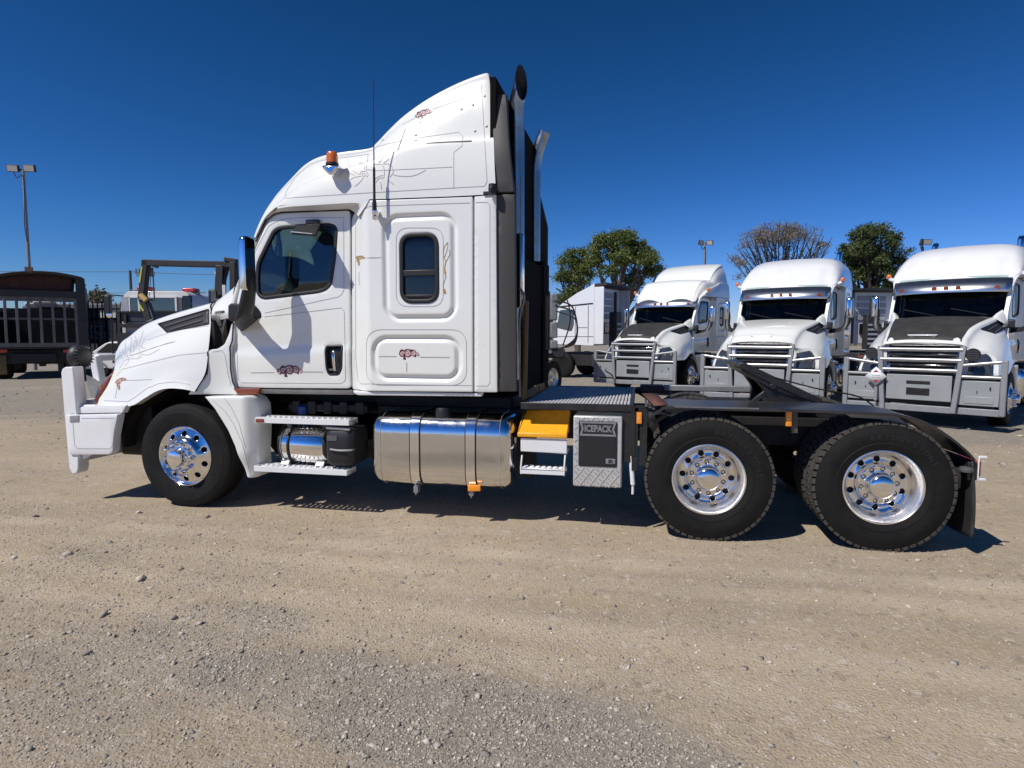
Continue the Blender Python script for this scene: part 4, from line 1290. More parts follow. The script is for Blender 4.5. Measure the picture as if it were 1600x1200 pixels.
# fine ornament strokes
T = []
for p in ([(392, 582.5), (429, 582)], [(472, 581), (505, 581)], [(573, 403), (598, 402.5)], [(561, 425), (561.3, 446)], [(592, 557), (620, 557)], [(656, 558), (703, 558.5)], [(635.5, 566), (635.5, 581)]):
    T.append((poly(p), .0055))
zz = lambda pts, s, ox, oy: [(ox + a / s, oy + b / s) for a, b in pts]
for p in ([(380, 170), (420, 270), (470, 335), (525, 372)], [(390, 340), (430, 370), (475, 388)], [(540, 222), (590, 225), (612, 255), (622, 315)], [(662, 95), (665, 150), (655, 215), (640, 310)],
          [(480, 545), (540, 500), (605, 425)], [(420, 450), (490, 415), (575, 405)], [(550, 385), (570, 345), (620, 335), (660, 360), (665, 395), (640, 415)], [(580, 385), (605, 362), (630, 385), (605, 410), (580, 385)],
          [(640, 322), (690, 312), (740, 330)], [(760, 245), (830, 235), (875, 260), (895, 330), (890, 420)], [(820, 150), (822, 210)], [(888, 130), (820, 218)], [(960, 165), (880, 225)], [(880, 235), (945, 235), (1000, 275), (1018, 345), (975, 415)],
          [(770, 440), (830, 400), (880, 395)], [(775, 490), (830, 430), (890, 430)], [(950, 460), (1030, 525)], [(840, 490), (852, 540), (852, 590)],
          [(1015, 385), (1120, 403), (1240, 405), (1350, 380), (1470, 318)]):
    T.append((spl(zz(p, 8.889, 500, 230)), .0045))
for p in ([(300, 320), (305, 400), (295, 470), (300, 600)], [(245, 525), (280, 560), (295, 640)], [(380, 290), (385, 340), (410, 390), (400, 470)], [(345, 370), (375, 400), (345, 470), (345, 520)], [(530, 200), (500, 300), (470, 400), (450, 480)],
          [(555, 350), (520, 430), (490, 500)], [(340, 600), (370, 500), (430, 480), (500, 515), (560, 540)], [(330, 600), (400, 520), (460, 560), (470, 600)], [(260, 665), (400, 640), (600, 565), (760, 510), (1000, 430), (1120, 405)],
          [(80, 580), (120, 690), (160, 735)], [(140, 560), (180, 660), (260, 715)], [(200, 420), (190, 530), (215, 640), (250, 700)], [(270, 730), (180, 760), (130, 830), (90, 900)], [(270, 730), (240, 800), (190, 860)], [(280, 720), (400, 730), (500, 690)],
          [(440, 700), (500, 650), (620, 655), (740, 600), (830, 550)]):
    T.append((spl(zz(p, 12, 180, 500)), .0042))
ribbons(T, 'ornament_line', mat('fine_scroll_paint', (.36, .29, .29), .4), truck)
def spiral(cx, cy, r, turns, a0, dr=1, n=26, asp=1):
    return [(cx + asp * r * (1 - .8 * k / n) * math.cos(a0 + dr * 2 * math.pi * turns * k / n), cy + r * (1 - .8 * k / n) * math.sin(a0 + dr * 2 * math.pi * turns * k / n)) for k in range(n + 1)]
def scroll(cx, cy, w, m1, m2, rot=0, kind=0):
    k = w / 42
    sp_ = [(-15, 1, 4.6, 1.0, 1.2, -1), (-8, 0, 5.6, 1.3, -1.2, -1), (1, -.5, 7.6, 1.6, 3.6, 1), (10.5, -1, 6.0, 1.4, 3.9, 1), (18, 1.5, 3.8, 1.0, 2.6, 1)]
    if kind == 1: sp_ = sp_[1:]
    A, B = [], []
    cr, sr = math.cos(rot), math.sin(rot)
    tr = lambda pts: [(cx + k * (x * cr - y * sr), cy + k * (x * sr + y * cr)) for x, y in pts]
    for x, y, r, t, a, d in sp_:
        A.append((tr(spiral(x, y, r, t, a, d)), .0135 * k))
        B.append((tr(spiral(x, y, r * .66, t * .8, a + .9, d)), .015 * k))
    A.append((tr([(-12, -4), (-10, -6.5), (-7, -7)]), .014 * k)); A.append((tr([(-5, 3), (-4, 6), (-6, 8), (-2, 8.5)]), .018 * k)); A.append((tr([(4, -8), (6, -5), (6, 2)]), .018 * k)); A.append((tr([(13, 3), (15, 5)]), .015 * k))
    if m2: ribbons(B, 'scroll_highlight', m2, truck, .0034)
    return ribbons(A, 'scroll_ornament', m1, truck, .0026)
scroll(451, 579, 43, maroon, pink)
scroll(636, 553, 38, maroon, pink, kind=1)
scroll(661, 178, 30, maroon, pink, rot=R(-18))
orn = mat('orange_brown_scroll_paint', (.36, .12, .04), .4)
scroll(188, 595, 20, orn, None, rot=R(-20)); scroll(185, 603, 13, orn, None, rot=R(75))
scroll(562, 403, 18, gold, None, kind=1, rot=R(-5)); scroll(560, 409, 13, gold, None, rot=R(80))
G_ = []
for p, w in (([(1065, 525), (1030, 570), (1018, 640), (1030, 700), (1050, 725)], .006), ([(1065, 525), (1060, 590), (1030, 680)], .005), ([(1080, 605), (1085, 650), (1060, 700), (1045, 725)], .006), ([(1045, 725), (1032, 790), (1035, 850), (1045, 890)], .009), ([(1030, 800), (1045, 850)], .008), ([(1045, 890), (1020, 960), (1020, 1020)], .005), ([(1030, 1010), (1045, 1060)], .010), ([(1025, 1015), (1030, 1060)], .008)):
    G_.append((spl(zz(p, 6.667, 540, 300)), w))
ribbons(G_, 'scroll_ornament', gold, truck)
# dark shut lines
ribbons([(poly([(337.5, 471.5), (331.5, 481), (330, 488), (329.6, 515), (329.5, 531), (328.5, 541), (325, 549), (324, 575), (323, 584), (313, 598), (305, 612)], 2), .018)], 'hood_shut_line', seam, truck, .004)
ribbons([(poly([(365, 500), (363, 532), (359.3, 543), (360, 577), (363, 596), (368, 607)], 2), .015)], 'door_shut_line', seam, truck, .003, True)
ribbons([(poly([(399.5, 378), (415.5, 344), (428, 334), (441, 331), (470, 330), (546, 327.5)], 3), .016)], 'door_top_seal', seam, truck, .003)
ribbons([(poly([(664, 224), (700, 222), (737, 220.5)], 3), .010)], 'fairing_shut_line', seam, truck, .003)
rv = None
for x, y in zz([(1190, 200), (1130, 245), (1070, 268), (857, 337), (832, 403), (832, 432), (660, 430), (1200, 357), (1140, 382)], 3.3333, 400, 90):
    h = hit(x, y)
    if not h: continue
    if rv is None:
        rv = MB().lathe([(.013, -.003), (.011, .004), (.004, .006), (0, .006)], 10, axis='Z').build('rivet', galv, roof); o = rv
    else:
        o = rv.copy(); COL.objects.link(o)
    o.location = h[0]; o.rotation_euler = h[1].to_track_quat('Z', 'Y').to_euler()
# hood vent
def quad_patch(A, B, C_, D, nx, ny, off):
    rows_ = []
    for j in range(ny + 1):
        r_ = []
        for i in range(nx + 1):
            s, t = i / nx, j / ny
            x = lerp(lerp(A[0], B[0], s), lerp(D[0], C_[0], s), t); y = lerp(lerp(A[1], B[1], s), lerp(D[1], C_[1], s), t)
            p, n = hit(x, y)
            r_.append(p + n * off)
        rows_.append(r_)
    return rows_
vt = MB().grid(quad_patch((248, 506.5), (326.5, 483.5), (326.5, 506), (261, 519.5), 20, 6, .006)).build('hood_vent', blackp, hood, solid=.01)
for t0, t1_ in ((.42, .36), (.86, .80)):
    a_ = (lerp(248, 261, t0) + 5, lerp(506.5, 519.5, t0)); b_ = (318, lerp(486, 506, t1_))
    pts = []
    for k in range(12):
        p, n = hit(lerp(a_[0], b_[0], k / 11), lerp(a_[1], b_[1], k / 11)); pts.append(p + n * .014)
    MB().tube(pts, [.004] + [.010] * 10 + [.004], 6).build('vent_fin', graym, vt)
fr_ = []
qv = [(248, 506.5), (326.5, 483.5), (326.5, 506), (261, 519.5), (248, 506.5)]
for x, y in poly(qv, 4):
    p, n = hit(x, y); fr_.append(p + n * .008)
MB().tube(fr_, .006, 6).build('vent_rim', blackp, vt)
# maker's script on the cowl corner
h = hit(343.5, 488)
if h:
    t_ = text('CASCADIA', .036, h[0] + h[1] * .004, seam, truck, name='cowl_lettering', sx=.72)
    n = h[1]; xx = Vector((1, n.x * -1 / max(.2, -n.y) * -1 if False else 0, .06))
    xx = (xx - n * xx.dot(n)).normalized(); yy = n.cross(xx)
    t_.matrix_local = Matrix.Translation(h[0] + n * .004) @ Matrix((xx, yy, n)).transposed().to_4x4() @ Matrix.Diagonal((.72, 1, 1, 1))
# raised sidewall lettering on the drive tyres
def sidewall(word, r, a0, size, parent, step):
    mb = None
    for i, chx in enumerate(word):
        a = R(a0 - i * step)
        o = text(chx, size, (0, 0, 0), mat('sidewall_lettering', (.018, .018, .017), .55), parent, name='sidewall_letter', ext=.001)
        o.matrix_local = Matrix.Translation((r * math.cos(a), -.0065, r * math.sin(a))) @ Matrix.Rotation(-(a - math.pi / 2), 4, 'Y') @ Matrix.Rotation(math.pi / 2, 4, 'X')
for w in (w2, w3):
    ty = [c for c in w.children if c.name.startswith('tyre')][0]
    sidewall('BRIDGESTONE', .40, 96, .055, w, 7.4)
# beacon on a chrome arm
hb = hit(523, 266)[0]
bp_ = U(519, 247, hb.y - .13)
bc = MB().lathe([(.052, -.045), (.051, .0), (.047, .035), (.039, .050), (0, .054)], 24, tuple(bp_), 'Z').build('beacon', beac, truck, angle=40)
MB().lathe([(.057, -.065), (.057, -.045), (.052, -.043)], 24, tuple(bp_), 'Z').build('beacon_base', blackp, bc)
bk = MB().prism([(bp_.x - .09, bp_.z - .068), (bp_.x + .08, bp_.z - .068), (bp_.x + .07, bp_.z - .10), (bp_.x + .02, bp_.z - .16), (bp_.x - .02, bp_.z - .15), (bp_.x - .07, bp_.z - .10)], bp_.y - .05, hb.y + .06)
bk.build('beacon_bracket', chrome, bc, bevel=.02)
# ================================================================== the row of parked prime movers behind
def base_truck(loc, rot, label, tall=False, cover=False):
    r = empty('prime_mover', loc, rot)
    tag(r, label, 'truck', 'white prime movers with bull bars parked in a row')
    for o in COMMON:
        copy_tree(o, r)
    if tall:
        copy_tree(roof, r, keep=lambda c: False)
        for o in list(truck.children):
            if o.name.startswith('roof_overhang'): copy_tree(o, r)
    else:
        for o in list(truck.children):
            if o.name.startswith('roof_overhang'): copy_tree(o, r)
    return r
# smooth raised roof
kx = [.74, .80, .87, .97, 1.12, 1.27, 1.42, 1.62, 1.9, 2.05, 2.2, 2.4, 2.65, 2.9, 3.08, 3.15]
kz = np.interp(kx, [.74, .87, 1.0, 1.2, 1.5, 1.9, 2.4, 3.15], [2.62, 2.84, 3.02, 3.22, 3.44, 3.58, 3.63, 3.62])
ky = np.interp(kx, [.74, 1.2, 3.15], [.36, .36, .34])
Kr = [Vector((x, y, z)) for x, y, z in zip(kx, ky, kz)]
def between(f, dy):
    return [Vector((lerp(a.x, b.x, f), lerp(a.y, b.y, f) + dy * (1 if i > 2 else .4), lerp(a.z, b.z, f))) for i, (a, b) in enumerate(zip(R0, Kr))]
Ka = [Vector((p.x - .10 * max(0, 1 - i / 9), .62, p.z + .05)) for i, p in enumerate(Kr)]
Kb = [Vector((p.x - .20 * max(0, 1 - i / 9), YC, p.z + .07)) for i, p in enumerate(Kr)]
hr_ = spline_rows([smooth_row(r, 4) for r in (R0, between(.35, -.08), between(.65, -.13), between(.88, -.10), Kr, Ka, Kb)], 4)
mid_me = MB().grid(hr_ + [[Vector((p.x, 2 * YC - p.y, p.z)) for p in r] for r in hr_[-2::-1]]).build('raised_roof', white_f, None, angle=60)
# sun visor
vr = []
for t in (0, .5, 1):
    r_ = []
    for k in range(21):
        s = k / 20
        e = 1 - abs(2 * s - 1) ** 2.6
        r_.append(Vector((lerp(.62, .84, t) - .24 * e * (1 - .25 * t), lerp(.20, 2 * YC - .20, s), lerp(2.57, 2.86, t) - .02 * (1 - e))))
    vr.append(r_)
visor0 = MB().grid(vr).build('sun_visor', visor_m, None, solid=.006)
for k in (2, 8, 10, 12, 18):
    p = vr[1][k].lerp(vr[0][k], .45)
    MB().lathe([(.05, -.02), (.045, .005), (.02, .02), (0, .022)], 12, tuple(p + Vector((-.005, 0, 0))), 'X').build('visor_lamp', ambd, visor0)
# alloy bull bar
bar_rail = mat('bull_bar_tube', (.46, .47, .48), .34, .7, var=.15)
plate_m = mat('bull_bar_plate', (.36, .38, .38), .42, .2, var=.15, vscale=3)
def bull_bar(parent):
    m = MB()
    m.box((-1.44, .70, .50), (-1.41, 1.74, .97))
    o = m.build('bull_bar', plate_m, parent, bevel=.008)
    for y in (-.03, 2.47):
        MB().box((-1.42, y - .045, .30), (-1.34, y + .045, 1.27)).build('post', alut, o, bevel=.012)
    def t(a, b, r, nm='bar_tube'):
        MB().tube([a, b], r, 12).build(nm, bar_rail, o)
    for a, b in (((.66, .30), (.56, 1.50)), ((1.78, .30), (1.88, 1.50))):
        MB().bar((-1.46, a[0], a[1]), (-1.40, b[0], b[1]), .085, .09, up=(1, 0, 0)).build('upright', alut, o, bevel=.012)
    for z in (1.44, 1.25, 1.06):
        y = lerp(.66, .56, (z - .3) / 1.2)
        t((-1.43, y, z), (-1.43, 2 * YC - y, z), .037, 'cross_tube')
    for s in (0, 1):
        f = (lambda y: y) if s == 0 else (lambda y: 2 * YC - y)
        t((-1.38, f(-.03), 1.245), (-1.42, f(.60), 1.16), .032)
        t((-1.38, f(-.03), .965), (-1.42, f(.63), .965), .030)
        MB().box((-1.40, min(f(.02), f(.61)), .46), (-1.37, max(f(.02), f(.61)), .90)).build('wing_plate', plate_m, o, bevel=.008)
        MB().box((-1.41, min(f(.10), f(.52)), .50), (-1.398, max(f(.10), f(.52)), .62)).build('wing_hatch', plate_m, o, bevel=.004)
        w = MB().box((-1.412, min(f(.14), f(.16)), .74), (-1.40, max(f(.14), f(.16)), .80)).box((-1.412, min(f(.33), f(.34)), .68), (-1.40, max(f(.33), f(.34)), .73))
        w.build('plate_slot', seam, o)
        MB().box((-1.405, min(f(-.05), f(.68)), .29), (-1.34, max(f(-.05), f(.68)), .41)).build('lower_beam', alut, o, bevel=.01)
    MB().box((-1.45, .66, .29), (-1.38, 1.78, .41)).build('lower_beam', alut, o, bevel=.01)
    q = MB().box((-1.448, YC - .19, .80), (-1.438, YC + .19, .86)).build('plate_slot', seam, o, bevel=.02)
    MB().box((-1.452, YC - .185, .60), (-1.442, YC + .185, .73)).build('number_plate', black, o, bevel=.01)
    MB().box((-1.36, .1, .42), (-1.30, 2 * YC - .1, 1.0)).build('bumper', dark, o)
    return o
bar0 = bull_bar(None)
def stacks_on(r):
    for y in (.40, 2.04):
        MB().tube(smooth_row([Vector((3.32, y, 1.2)), Vector((3.32, y, 3.66)), Vector((3.34, y, 3.78)), Vector((3.42, y, 3.92))], 4), .065, 14).build('exhaust_stack', steelm, r)
def beacons_on(r, z=2.98):
    for y in (.00, 2 * YC):
        o = MB().lathe([(.055, 0), (.052, .06), (.03, .085), (0, .088)], 16, (1.12, y, z), 'Z').build('beacon', beac, r)
        MB().bar((1.12, y, z - .01), (1.2, lerp(y, YC, .14), z - .10), .10, .07).build('beacon_bracket', white_f, o, bevel=.01)
def dress(r, cover, lamps=False):
    copy_tree(visor0, r); copy_tree(bar0, r)
    if cover:
        n0 = 3
        A = [[p + Vector((0, 0, .009)) for p in rr2[n0:-2]] for rr2 in (rows[0], rows[1])]
        kk = [(q.lerp(p, .93) + Vector((0, 0, .010))) for p, q in zip(rows[2][n0:-2], rows[1][n0:-2])]
        hf = spline_rows([A[0], A[1], kk], 4)
        g_ = hf[:0:-1] + [[Vector((p.x, 2 * YC - p.y, p.z)) for p in r2] for r2 in hf]
        MB().grid(g_).build('hood_cover', matt, r, angle=60)
        c = rows[0][n0 + 3]; c2 = rows[0][n0 + 5]
        MB().add([c + Vector((0, -.22, .02)), c + Vector((0, .22, .02)), c2 + Vector((0, .25, .02)), c2 + Vector((0, -.25, .02))], [(0, 1, 2, 3)]).build('cover_patch', white_b, r, solid=.004)
T3 = base_truck((0, 0, 0), 0, 'white raised-roof prime mover with black bonnet cover and diamond placard, nearest of the parked row', cover=True)
T2 = base_truck((0, 0, 0), 0, 'white raised-roof prime mover with plain white bonnet, second in the parked row')
T1 = base_truck((0, 0, 0), 0, 'white prime mover with stepped roof fairing and black bonnet cover, farthest of the parked row', tall=True)
def put(r, x, y, deg):
    c, s = math.cos(R(deg)), math.sin(R(deg))
    r.location = (x + s * YC, y - c * YC, 0); r.rotation_euler = (0, 0, R(deg))
put(T3, 10.26, 8.70, 56.1); put(T2, 7.52, 10.37, 66.2); put(T1, 4.83, 14.17, 64.0)
for r in (T2, T3): copy_tree(mid_me, r)
for r, c in ((T3, True), (T2, False), (T1, True)): dress(r, c)
for r in (T2, T3): stacks_on(r); beacons_on(r)
beacons_on(T1, 3.05)
for o in (mid_me, visor0, bar0):
    for ch in list(o.children): bpy.data.objects.remove(ch)
    bpy.data.objects.remove(o)
for y in (.42, 2 * YC - .42):                       # black driving lamps on the nearest truck
    q = MB().lathe([(0, .05), (.09, .045), (.11, 0), (.115, -.06), (.105, -.07), (0, -.062)], 20, (-1.36, y, 1.36), 'X').build('driving_lamp', blackp, T3, angle=40)
    g_ = MB()
    for k in range(4):
        g_.box((-1.432, y - .085, 1.30 + k * .04), (-1.424, y + .085, 1.308 + k * .04))
    g_.build('lamp_grille', graym, q)
    MB().bar((-1.36, y, 1.26), (-1.38, y, 1.17), .05, .04).build('lamp_bracket', blackp, q)
# diamond placard wired to the nearest bull bar
pl_ = MB().add([(0, -.185, 0), (0, 0, -.185), (0, .185, 0), (0, 0, .185)], [(0, 1, 2, 3)]).build('hazard_placard', white_b, T3, solid=.004)
pl_.location = (-1.52, 1.90, .92)
red_p = mat('placard_red', (.42, .02, .05), .45); grey_p = mat('placard_grey', (.35, .40, .40), .5)
for s in (1, -1):
    MB().add([(-.008, -.05, .075 * s), (-.008, .05, .075 * s), (-.008, 0, .125 * s)], [(0, 1, 2)]).build('placard_print', red_p, pl_)
    MB().add([(-.008, -.07, .018 * s - .005), (-.008, .07, .018 * s - .005), (-.008, .07, .018 * s + .005), (-.008, -.07, .018 * s + .005)], [(0, 1, 2, 3)]).build('placard_print', grey_p, pl_)
    for q in (1, -1):
        MB().bar((-.004, .08 * q, .085 * s), (-.004, .115 * q, .07 * s), .012, .004, up=(1, 0, 0)).build('placard_clip', graym, pl_)
MB().box((-1.50, 1.875, .45), (-1.48, 1.925, .90)).build('placard_post', alut, T3)
# ================================================================== other vehicles and yard furniture
KD = 1 / CF
class View:                                         # a spot at a given distance on a sight line; builds facing the camera
    def __init__(s, name, px, depth, rot=0):
        p = _c + ray(px, 523.5) * depth
        s.d = depth
        s.base = Vector((p.x, p.y, 0))
        s.root = empty(name, s.base, CA + rot)
        s.inv = Matrix.Rotation(-(CA + rot), 3, 'Z')
        s.n = Matrix.Rotation(CA + rot, 3, 'Z') @ Vector((0, 1, 0))
    def p(s, px, py, dd=0):                         # on the upright plane through the spot (dd metres behind it)
        d = ray(px, py)
        t = (s.base + s.n * dd - _c).dot(s.n) / d.dot(s.n)
        return s.inv @ (_c + d * t - s.base)
    def box(s, m, l, t, r, b, d0, d1):
        a = s.p(l, b); c = s.p(r, t)
        m.box((a.x, d0, a.z), (c.x, d1, c.z))
        return m
wpaint = mat('weathered_white', (.70, .70, .69), .4, coat=.2, var=.3, vscale=3, col2=(.5, .46, .4))
dkst = mat('dark_grey_steel', (.022, .022, .023), .55, var=.5, col2=(.05, .045, .04), vscale=4)
tarp = mat('rust_brown_tarp', (.09, .03, .018), .75, var=.5, vscale=3, bump=.2, bscale=12)
stk = mat('stake_grey', (.20, .19, .18), .6, .3, var=.4, vscale=5)
gback = mat('grey_white_panel', (.42, .44, .47), .4, var=.3, vscale=2)
brown = mat('brown_dirt_tin', (.16, .11, .07), .7)

# ---- stake-sided tipper seen from behind
v = View('tipper_truck', 55, 24, R(33))
tag(v.root, 'dark tipper truck seen from behind with grey tailgate stakes and a rolled brown tarp bow', 'truck')
m = MB()
v.box(m, -20, 535, 131, 543, 0, .12); v.box(m, -20, 465, 128, 469, .02, .10)
v.box(m, -20, 497, 128, 499, .05, .09)
tg = m.build('tailgate', stk, v.root, bevel=.02)
for px in (-11, 7.5, 26, 44.5, 63, 82, 100.5, 118):
    a, b = v.p(px + 3.5, 536), v.p(px - .5, 467)
    MB().bar((a.x, -.03, a.z), (b.x, -.03, b.z), .09, .09).build('stake', stk, tg, bevel=.01)
m = MB()
v.box(m, 123, 435, 132, 543, -.06, .2); v.box(m, -30, 435, -22, 543, -.06, .2)
v.box(m, 126, 440, 130, 540, .2, 5.2); v.box(m, -28, 480, -24, 540, .2, 5.2); v.box(m, -28, 541, 130, 546, 0, 5.4)
v.box(m, 126, 500, 133, 506, -.10, .2)
m.build('tipper_body', dkst, v.root, bevel=.02)
rws = []
for d in (-.3, .3, 1.2, 2.2, 3.4, 4.6):
    r_ = []
    for k in range(17):
        s = k / 16
        p = v.p(lerp(-24, 129, s), lerp(434, 424, 1 - abs(2 * s - 1) ** 2))
        r_.append(Vector((p.x, d, p.z - (.12 if d in (.3, 2.2) else 0))))
    rws.append(r_)
tp_ = MB().grid(rws).build('tarp', dkst, v.root, solid=.04)
r2 = []
for t in range(5):
    r_ = []
    for k in range(17):
        s = k / 16
        p = v.p(lerp(-18, 115, s), lerp(lerp(434, 425, 1 - abs(2 * s - 1) ** 2), 459 - 2 * math.sin(s * 9), t / 4))
        r_.append(Vector((p.x, .25 + .06 * math.sin(s * 31 + t), p.z)))
    r2.append(r_)
MB().grid(r2).build('tarp_curtain', tarp, v.root, solid=.03)
m = MB(); v.box(m, -22, 456, 128, 462, -.05, .3); m.build('tarp_rail', dkst, v.root)
m = MB(); q = v.p(46, 423)
m.box((q.x - .12, -.3, q.z - .08), (q.x + .12, 0, q.z + .12)); m.build('bow_block', mat('timber_block', (.28, .15, .09), .7), v.root)
m = MB(); v.box(m, 12, 468, 98, 533, 5.4, 6.6)
cb = m.build('cab', dkst, v.root, bevel=.2, seg=3)
MB().box((v.p(-70, 0).x, 5.0, v.p(0, 540).z), (v.p(129, 0).x, 5.1, v.p(0, 474).z)).build('headboard', dkst, v.root)
m = MB(); v.box(m, 14, 466, 97, 471, 5.2, 5.4); m.box((v.p(30, 466).x, 5.15, v.p(30, 466).z), (v.p(72, 463).x, 5.5, v.p(72, 462).z)); m.build('cab_roof', wpaint, cb, bevel=.03)
m = MB(); v.box(m, 20, 476, 90, 496, 5.32, 5.38); m.build('rear_window', glass, cb)
m = MB(); v.box(m, -10, 546, 105, 570, .3, 6.4); v.box(m, 18, 552, 88, 567, .0, .4); v.box(m, 60, 560, 70, 573, .3, .6)
m.build('chassis', dark, v.root, bevel=.02)
for px in (-1, 113):
    p = v.p(px, 572)
    for y in (.9, 5.6):
        w = MB().lathe([(.28, -.28), (.42, -.3), (.49, -.24), (.5, 0), (.49, .24), (.42, .3), (.28, .28)], 26, (0, 0, 0), 'X').build('wheel', rubber, v.root)
        w.location = (p.x, y, .5)
        MB().lathe([(0, -.2), (.2, -.22), (.28, -.28), (.28, .28), (.2, .22), (0, .2)], 20, (0, 0, 0), 'X').build('rim', graym, w)
    m = MB(); v.box(m, px - 9, 556, px + 9, 586, .25, .28); m.build('mudflap', tan if px < 0 else dkst, v.root)
for px in (4, 106):
    m = MB(); v.box(m, px - 7, 546, px + 7, 551, -.02, .06); m.build('tail_lamp', redl, v.root, bevel=.01)

# ---- white tow truck cab seen from behind the crane
v = View('tow_truck', 240, 20)
tag(v.root, 'white tow truck cab with red beacons on a roof bar, behind the black crane', 'truck')
m = MB()
q0, q1 = v.p(187, 545), v.p(301, 455)
cab_ = rpoly([(q0.x, 0.9), (q1.x, .9), (q1.x, 2.7), (v.p(292, 460).x, q1.z), (v.p(196, 456).x, q1.z), (v.p(189, 470).x, 2.75)], [.02, .02, .15, .2, .2, .15], 5)
cab_o = MB().prism(cab_, 0, 2.1).build('cab', wpaint, v.root, bevel=.05, seg=3)
m = MB(); v.box(m, 204, 465.5, 276, 486, -.03, .02)
wn_ = m.build('rear_window', glass_t, cab_o, bevel=.012)
m = MB(); v.box(m, 217.5, 464, 219.5, 487, -.05, .0); v.box(m, 202, 464, 204, 487, -.05, 0); v.box(m, 275, 464, 277, 487, -.05, 0); v.box(m, 202, 463.5, 277, 465.5, -.05, 0); m.build('window_frame', wpaint, cab_o)
for k in range(6):
    px = 191.5 + k * 1.9
    m = MB(); v.box(m, px, 464, px + 1, 487, -.05, .01); m.build('vent_rib', gback, cab_o)
m = MB(); v.box(m, 278, 465, 285, 484, -.03, 0); m.build('grey_panel', graym, cab_o)
m = MB(); v.box(m, 286, 462, 300, 487, -.04, .02); m.build('side_window', glass, cab_o, bevel=.04)
m = MB(); v.box(m, 194, 487, 290, 503, -.12, -.02); m.build('headboard', mat('slate_blue_panel', (.05, .055, .07), .45, var=.4), v.root, bevel=.02)
m = MB(); v.box(m, 190, 486.5, 292, 488.5, -.2, -.1); v.box(m, 191, 487, 193, 545, -.2, -.1); v.box(m, 199, 492, 203, 505, -.2, -.12); v.box(m, 194, 506, 290, 512, -.3, -.1); v.box(m, 193, 520, 290, 545, -.3, 0)
m.build('headboard_frame', dark, v.root)
m = MB()
for k in range(8):
    p = v.p(lerp(202, 284, k / 7), 458.6)
    m.lathe([(0, 0), (.06, .0), (.05, .05), (0, .06)], 12, (p.x, .1, p.z), 'Z')
m.build('roof_ribs', wpaint, cab_o)
a, b = v.p(184, 450.5), v.p(304, 455)
bar2 = MB().tube([(a.x, .7, a.z), (b.x, .7, b.z)], .02, 8)
for px in (193, 291): bar2.tube([(v.p(px, 451).x, .7, v.p(px, 451).z), (v.p(px - 3 if px < 200 else px + 4, 456).x, .7, q1.z - .05)], .025, 8)
lb = bar2.build('beacon_bar', graym, v.root)
for px, py in ((208, 447.5), (281, 450)):
    p = v.p(px, py + 2)
    MB().prism(rrect(p.x - .2, p.z - .04, p.x + .2, p.z + .08, .06), .5, .9).build('beacon', redl, lb, bevel=.02)
p0, p1 = v.p(165, 462), v.p(176, 490)
MB().prism(rrect(p0.x, p1.z, p1.x - .02, p0.z, .05), -.1, .05).build('door_mirror', blackp, v.root, bevel=.02)
MB().tube([(p1.x - .1, 0, p0.z + .03), (v.p(188, 465).x, .2, p0.z), ], .02, 6).tube([(p1.x - .05, 0, p0.z + .03), (p1.x - .05, 0, .8)], .03, 8).build('mirror_stay', dark, v.root)
MB().lathe([(0, -.02), (.10, 0), (0, .02)], 14, (v.p(172, 492).x, -.05, v.p(172, 492).z), 'Y').build('wide_mirror', chrome, v.root)
m = MB().box((q0.x + .2, .2, .35), (q1.x - .2, 6, .95)); m.build('chassis', dark, v.root)
for y in (.9, 4.6):
    for x in (q0.x + .25, q1.x - .25):
        w = MB().lathe([(.25, -.15), (.42, -.16), (.47, -.1), (.47, .1), (.42, .16), (.25, .15)], 24, (0, 0, 0), 'X').build('wheel', rubber, v.root); w.location = (x, y, .47)
        MB().lathe([(0, -.1), (.25, -.15), (.25, .15), (0, .1)], 16, (0, 0, 0), 'X').build('rim', graym, w)

# ---- black hook crane truck, its gantry over the bonnet
v = View('crane_truck', 300, 13)
tag(v.root, 'black crane truck gantry of box beams with hanging hook cable, above the white bonnet', 'crane')
def vp(px, py, y=0):
    p = v.p(px, py); return (p.x, y, p.z)
gb = MB().bar(vp(225, 410.5), vp(372, 414), .16, .125).build('gantry_beam', dkst, v.root, bevel=.012)
MB().bar(vp(229, 406), vp(222.5, 466), .16, .125).bar(vp(222.5, 462), vp(236, 505), .16, .14).build('gantry_leg', dkst, v.root, bevel=.012)
MB().bar(vp(229, 474), vp(240, 505), .12, .14).bar(vp(220, 468), vp(236, 469), .2, .04).build('leg_bracket', graym, v.root, bevel=.01)
MB().bar(vp(225.5, 417, -.085), vp(222, 442, -.085), .01, .025).bar(vp(221.5, 476, -.085), vp(228, 486, -.085), .012, .035).build('yellow_stripe', mat('reflective_yellow', (.55, .55, .06), .4), v.root)
MB().tube([vp(225, 461, -.12), vp(234, 470, -.12)], .055, 12).build('yellow_roller', mat('pale_yellow', (.62, .42, .14), .5), v.root)
MB().bar(vp(234, 412), vp(246, 417), .1, .06).tube([vp(237.5, 418), vp(237, 432)], .03, 8).tube([vp(239, 428), vp(241.5, 470)], .014, 6).tube([vp(236, 430), vp(233, 465)], .006, 6).build('hook_cable', graym, v.root)
MB().bar(vp(353, 405), vp(372, 409), .2, .09).bar(vp(346, 415), vp(344, 462), .2, .16).bar(vp(357, 415), vp(342, 470), .1, .05).bar(vp(366, 410), vp(366, 500), .2, .12).build('crane_column', dkst, v.root, bevel=.015)
MB().box(vp(352, 446, -.15), vp(358, 478, -.1)).build('white_panel', wpaint, v.root)
p0, p1 = v.p(328, 452), v.p(346, 475)
MB().prism(rrect(p0.x, p1.z - .04, p1.x, p0.z, .05), -.1, .02).build('door_mirror', blackp, v.root, bevel=.03)
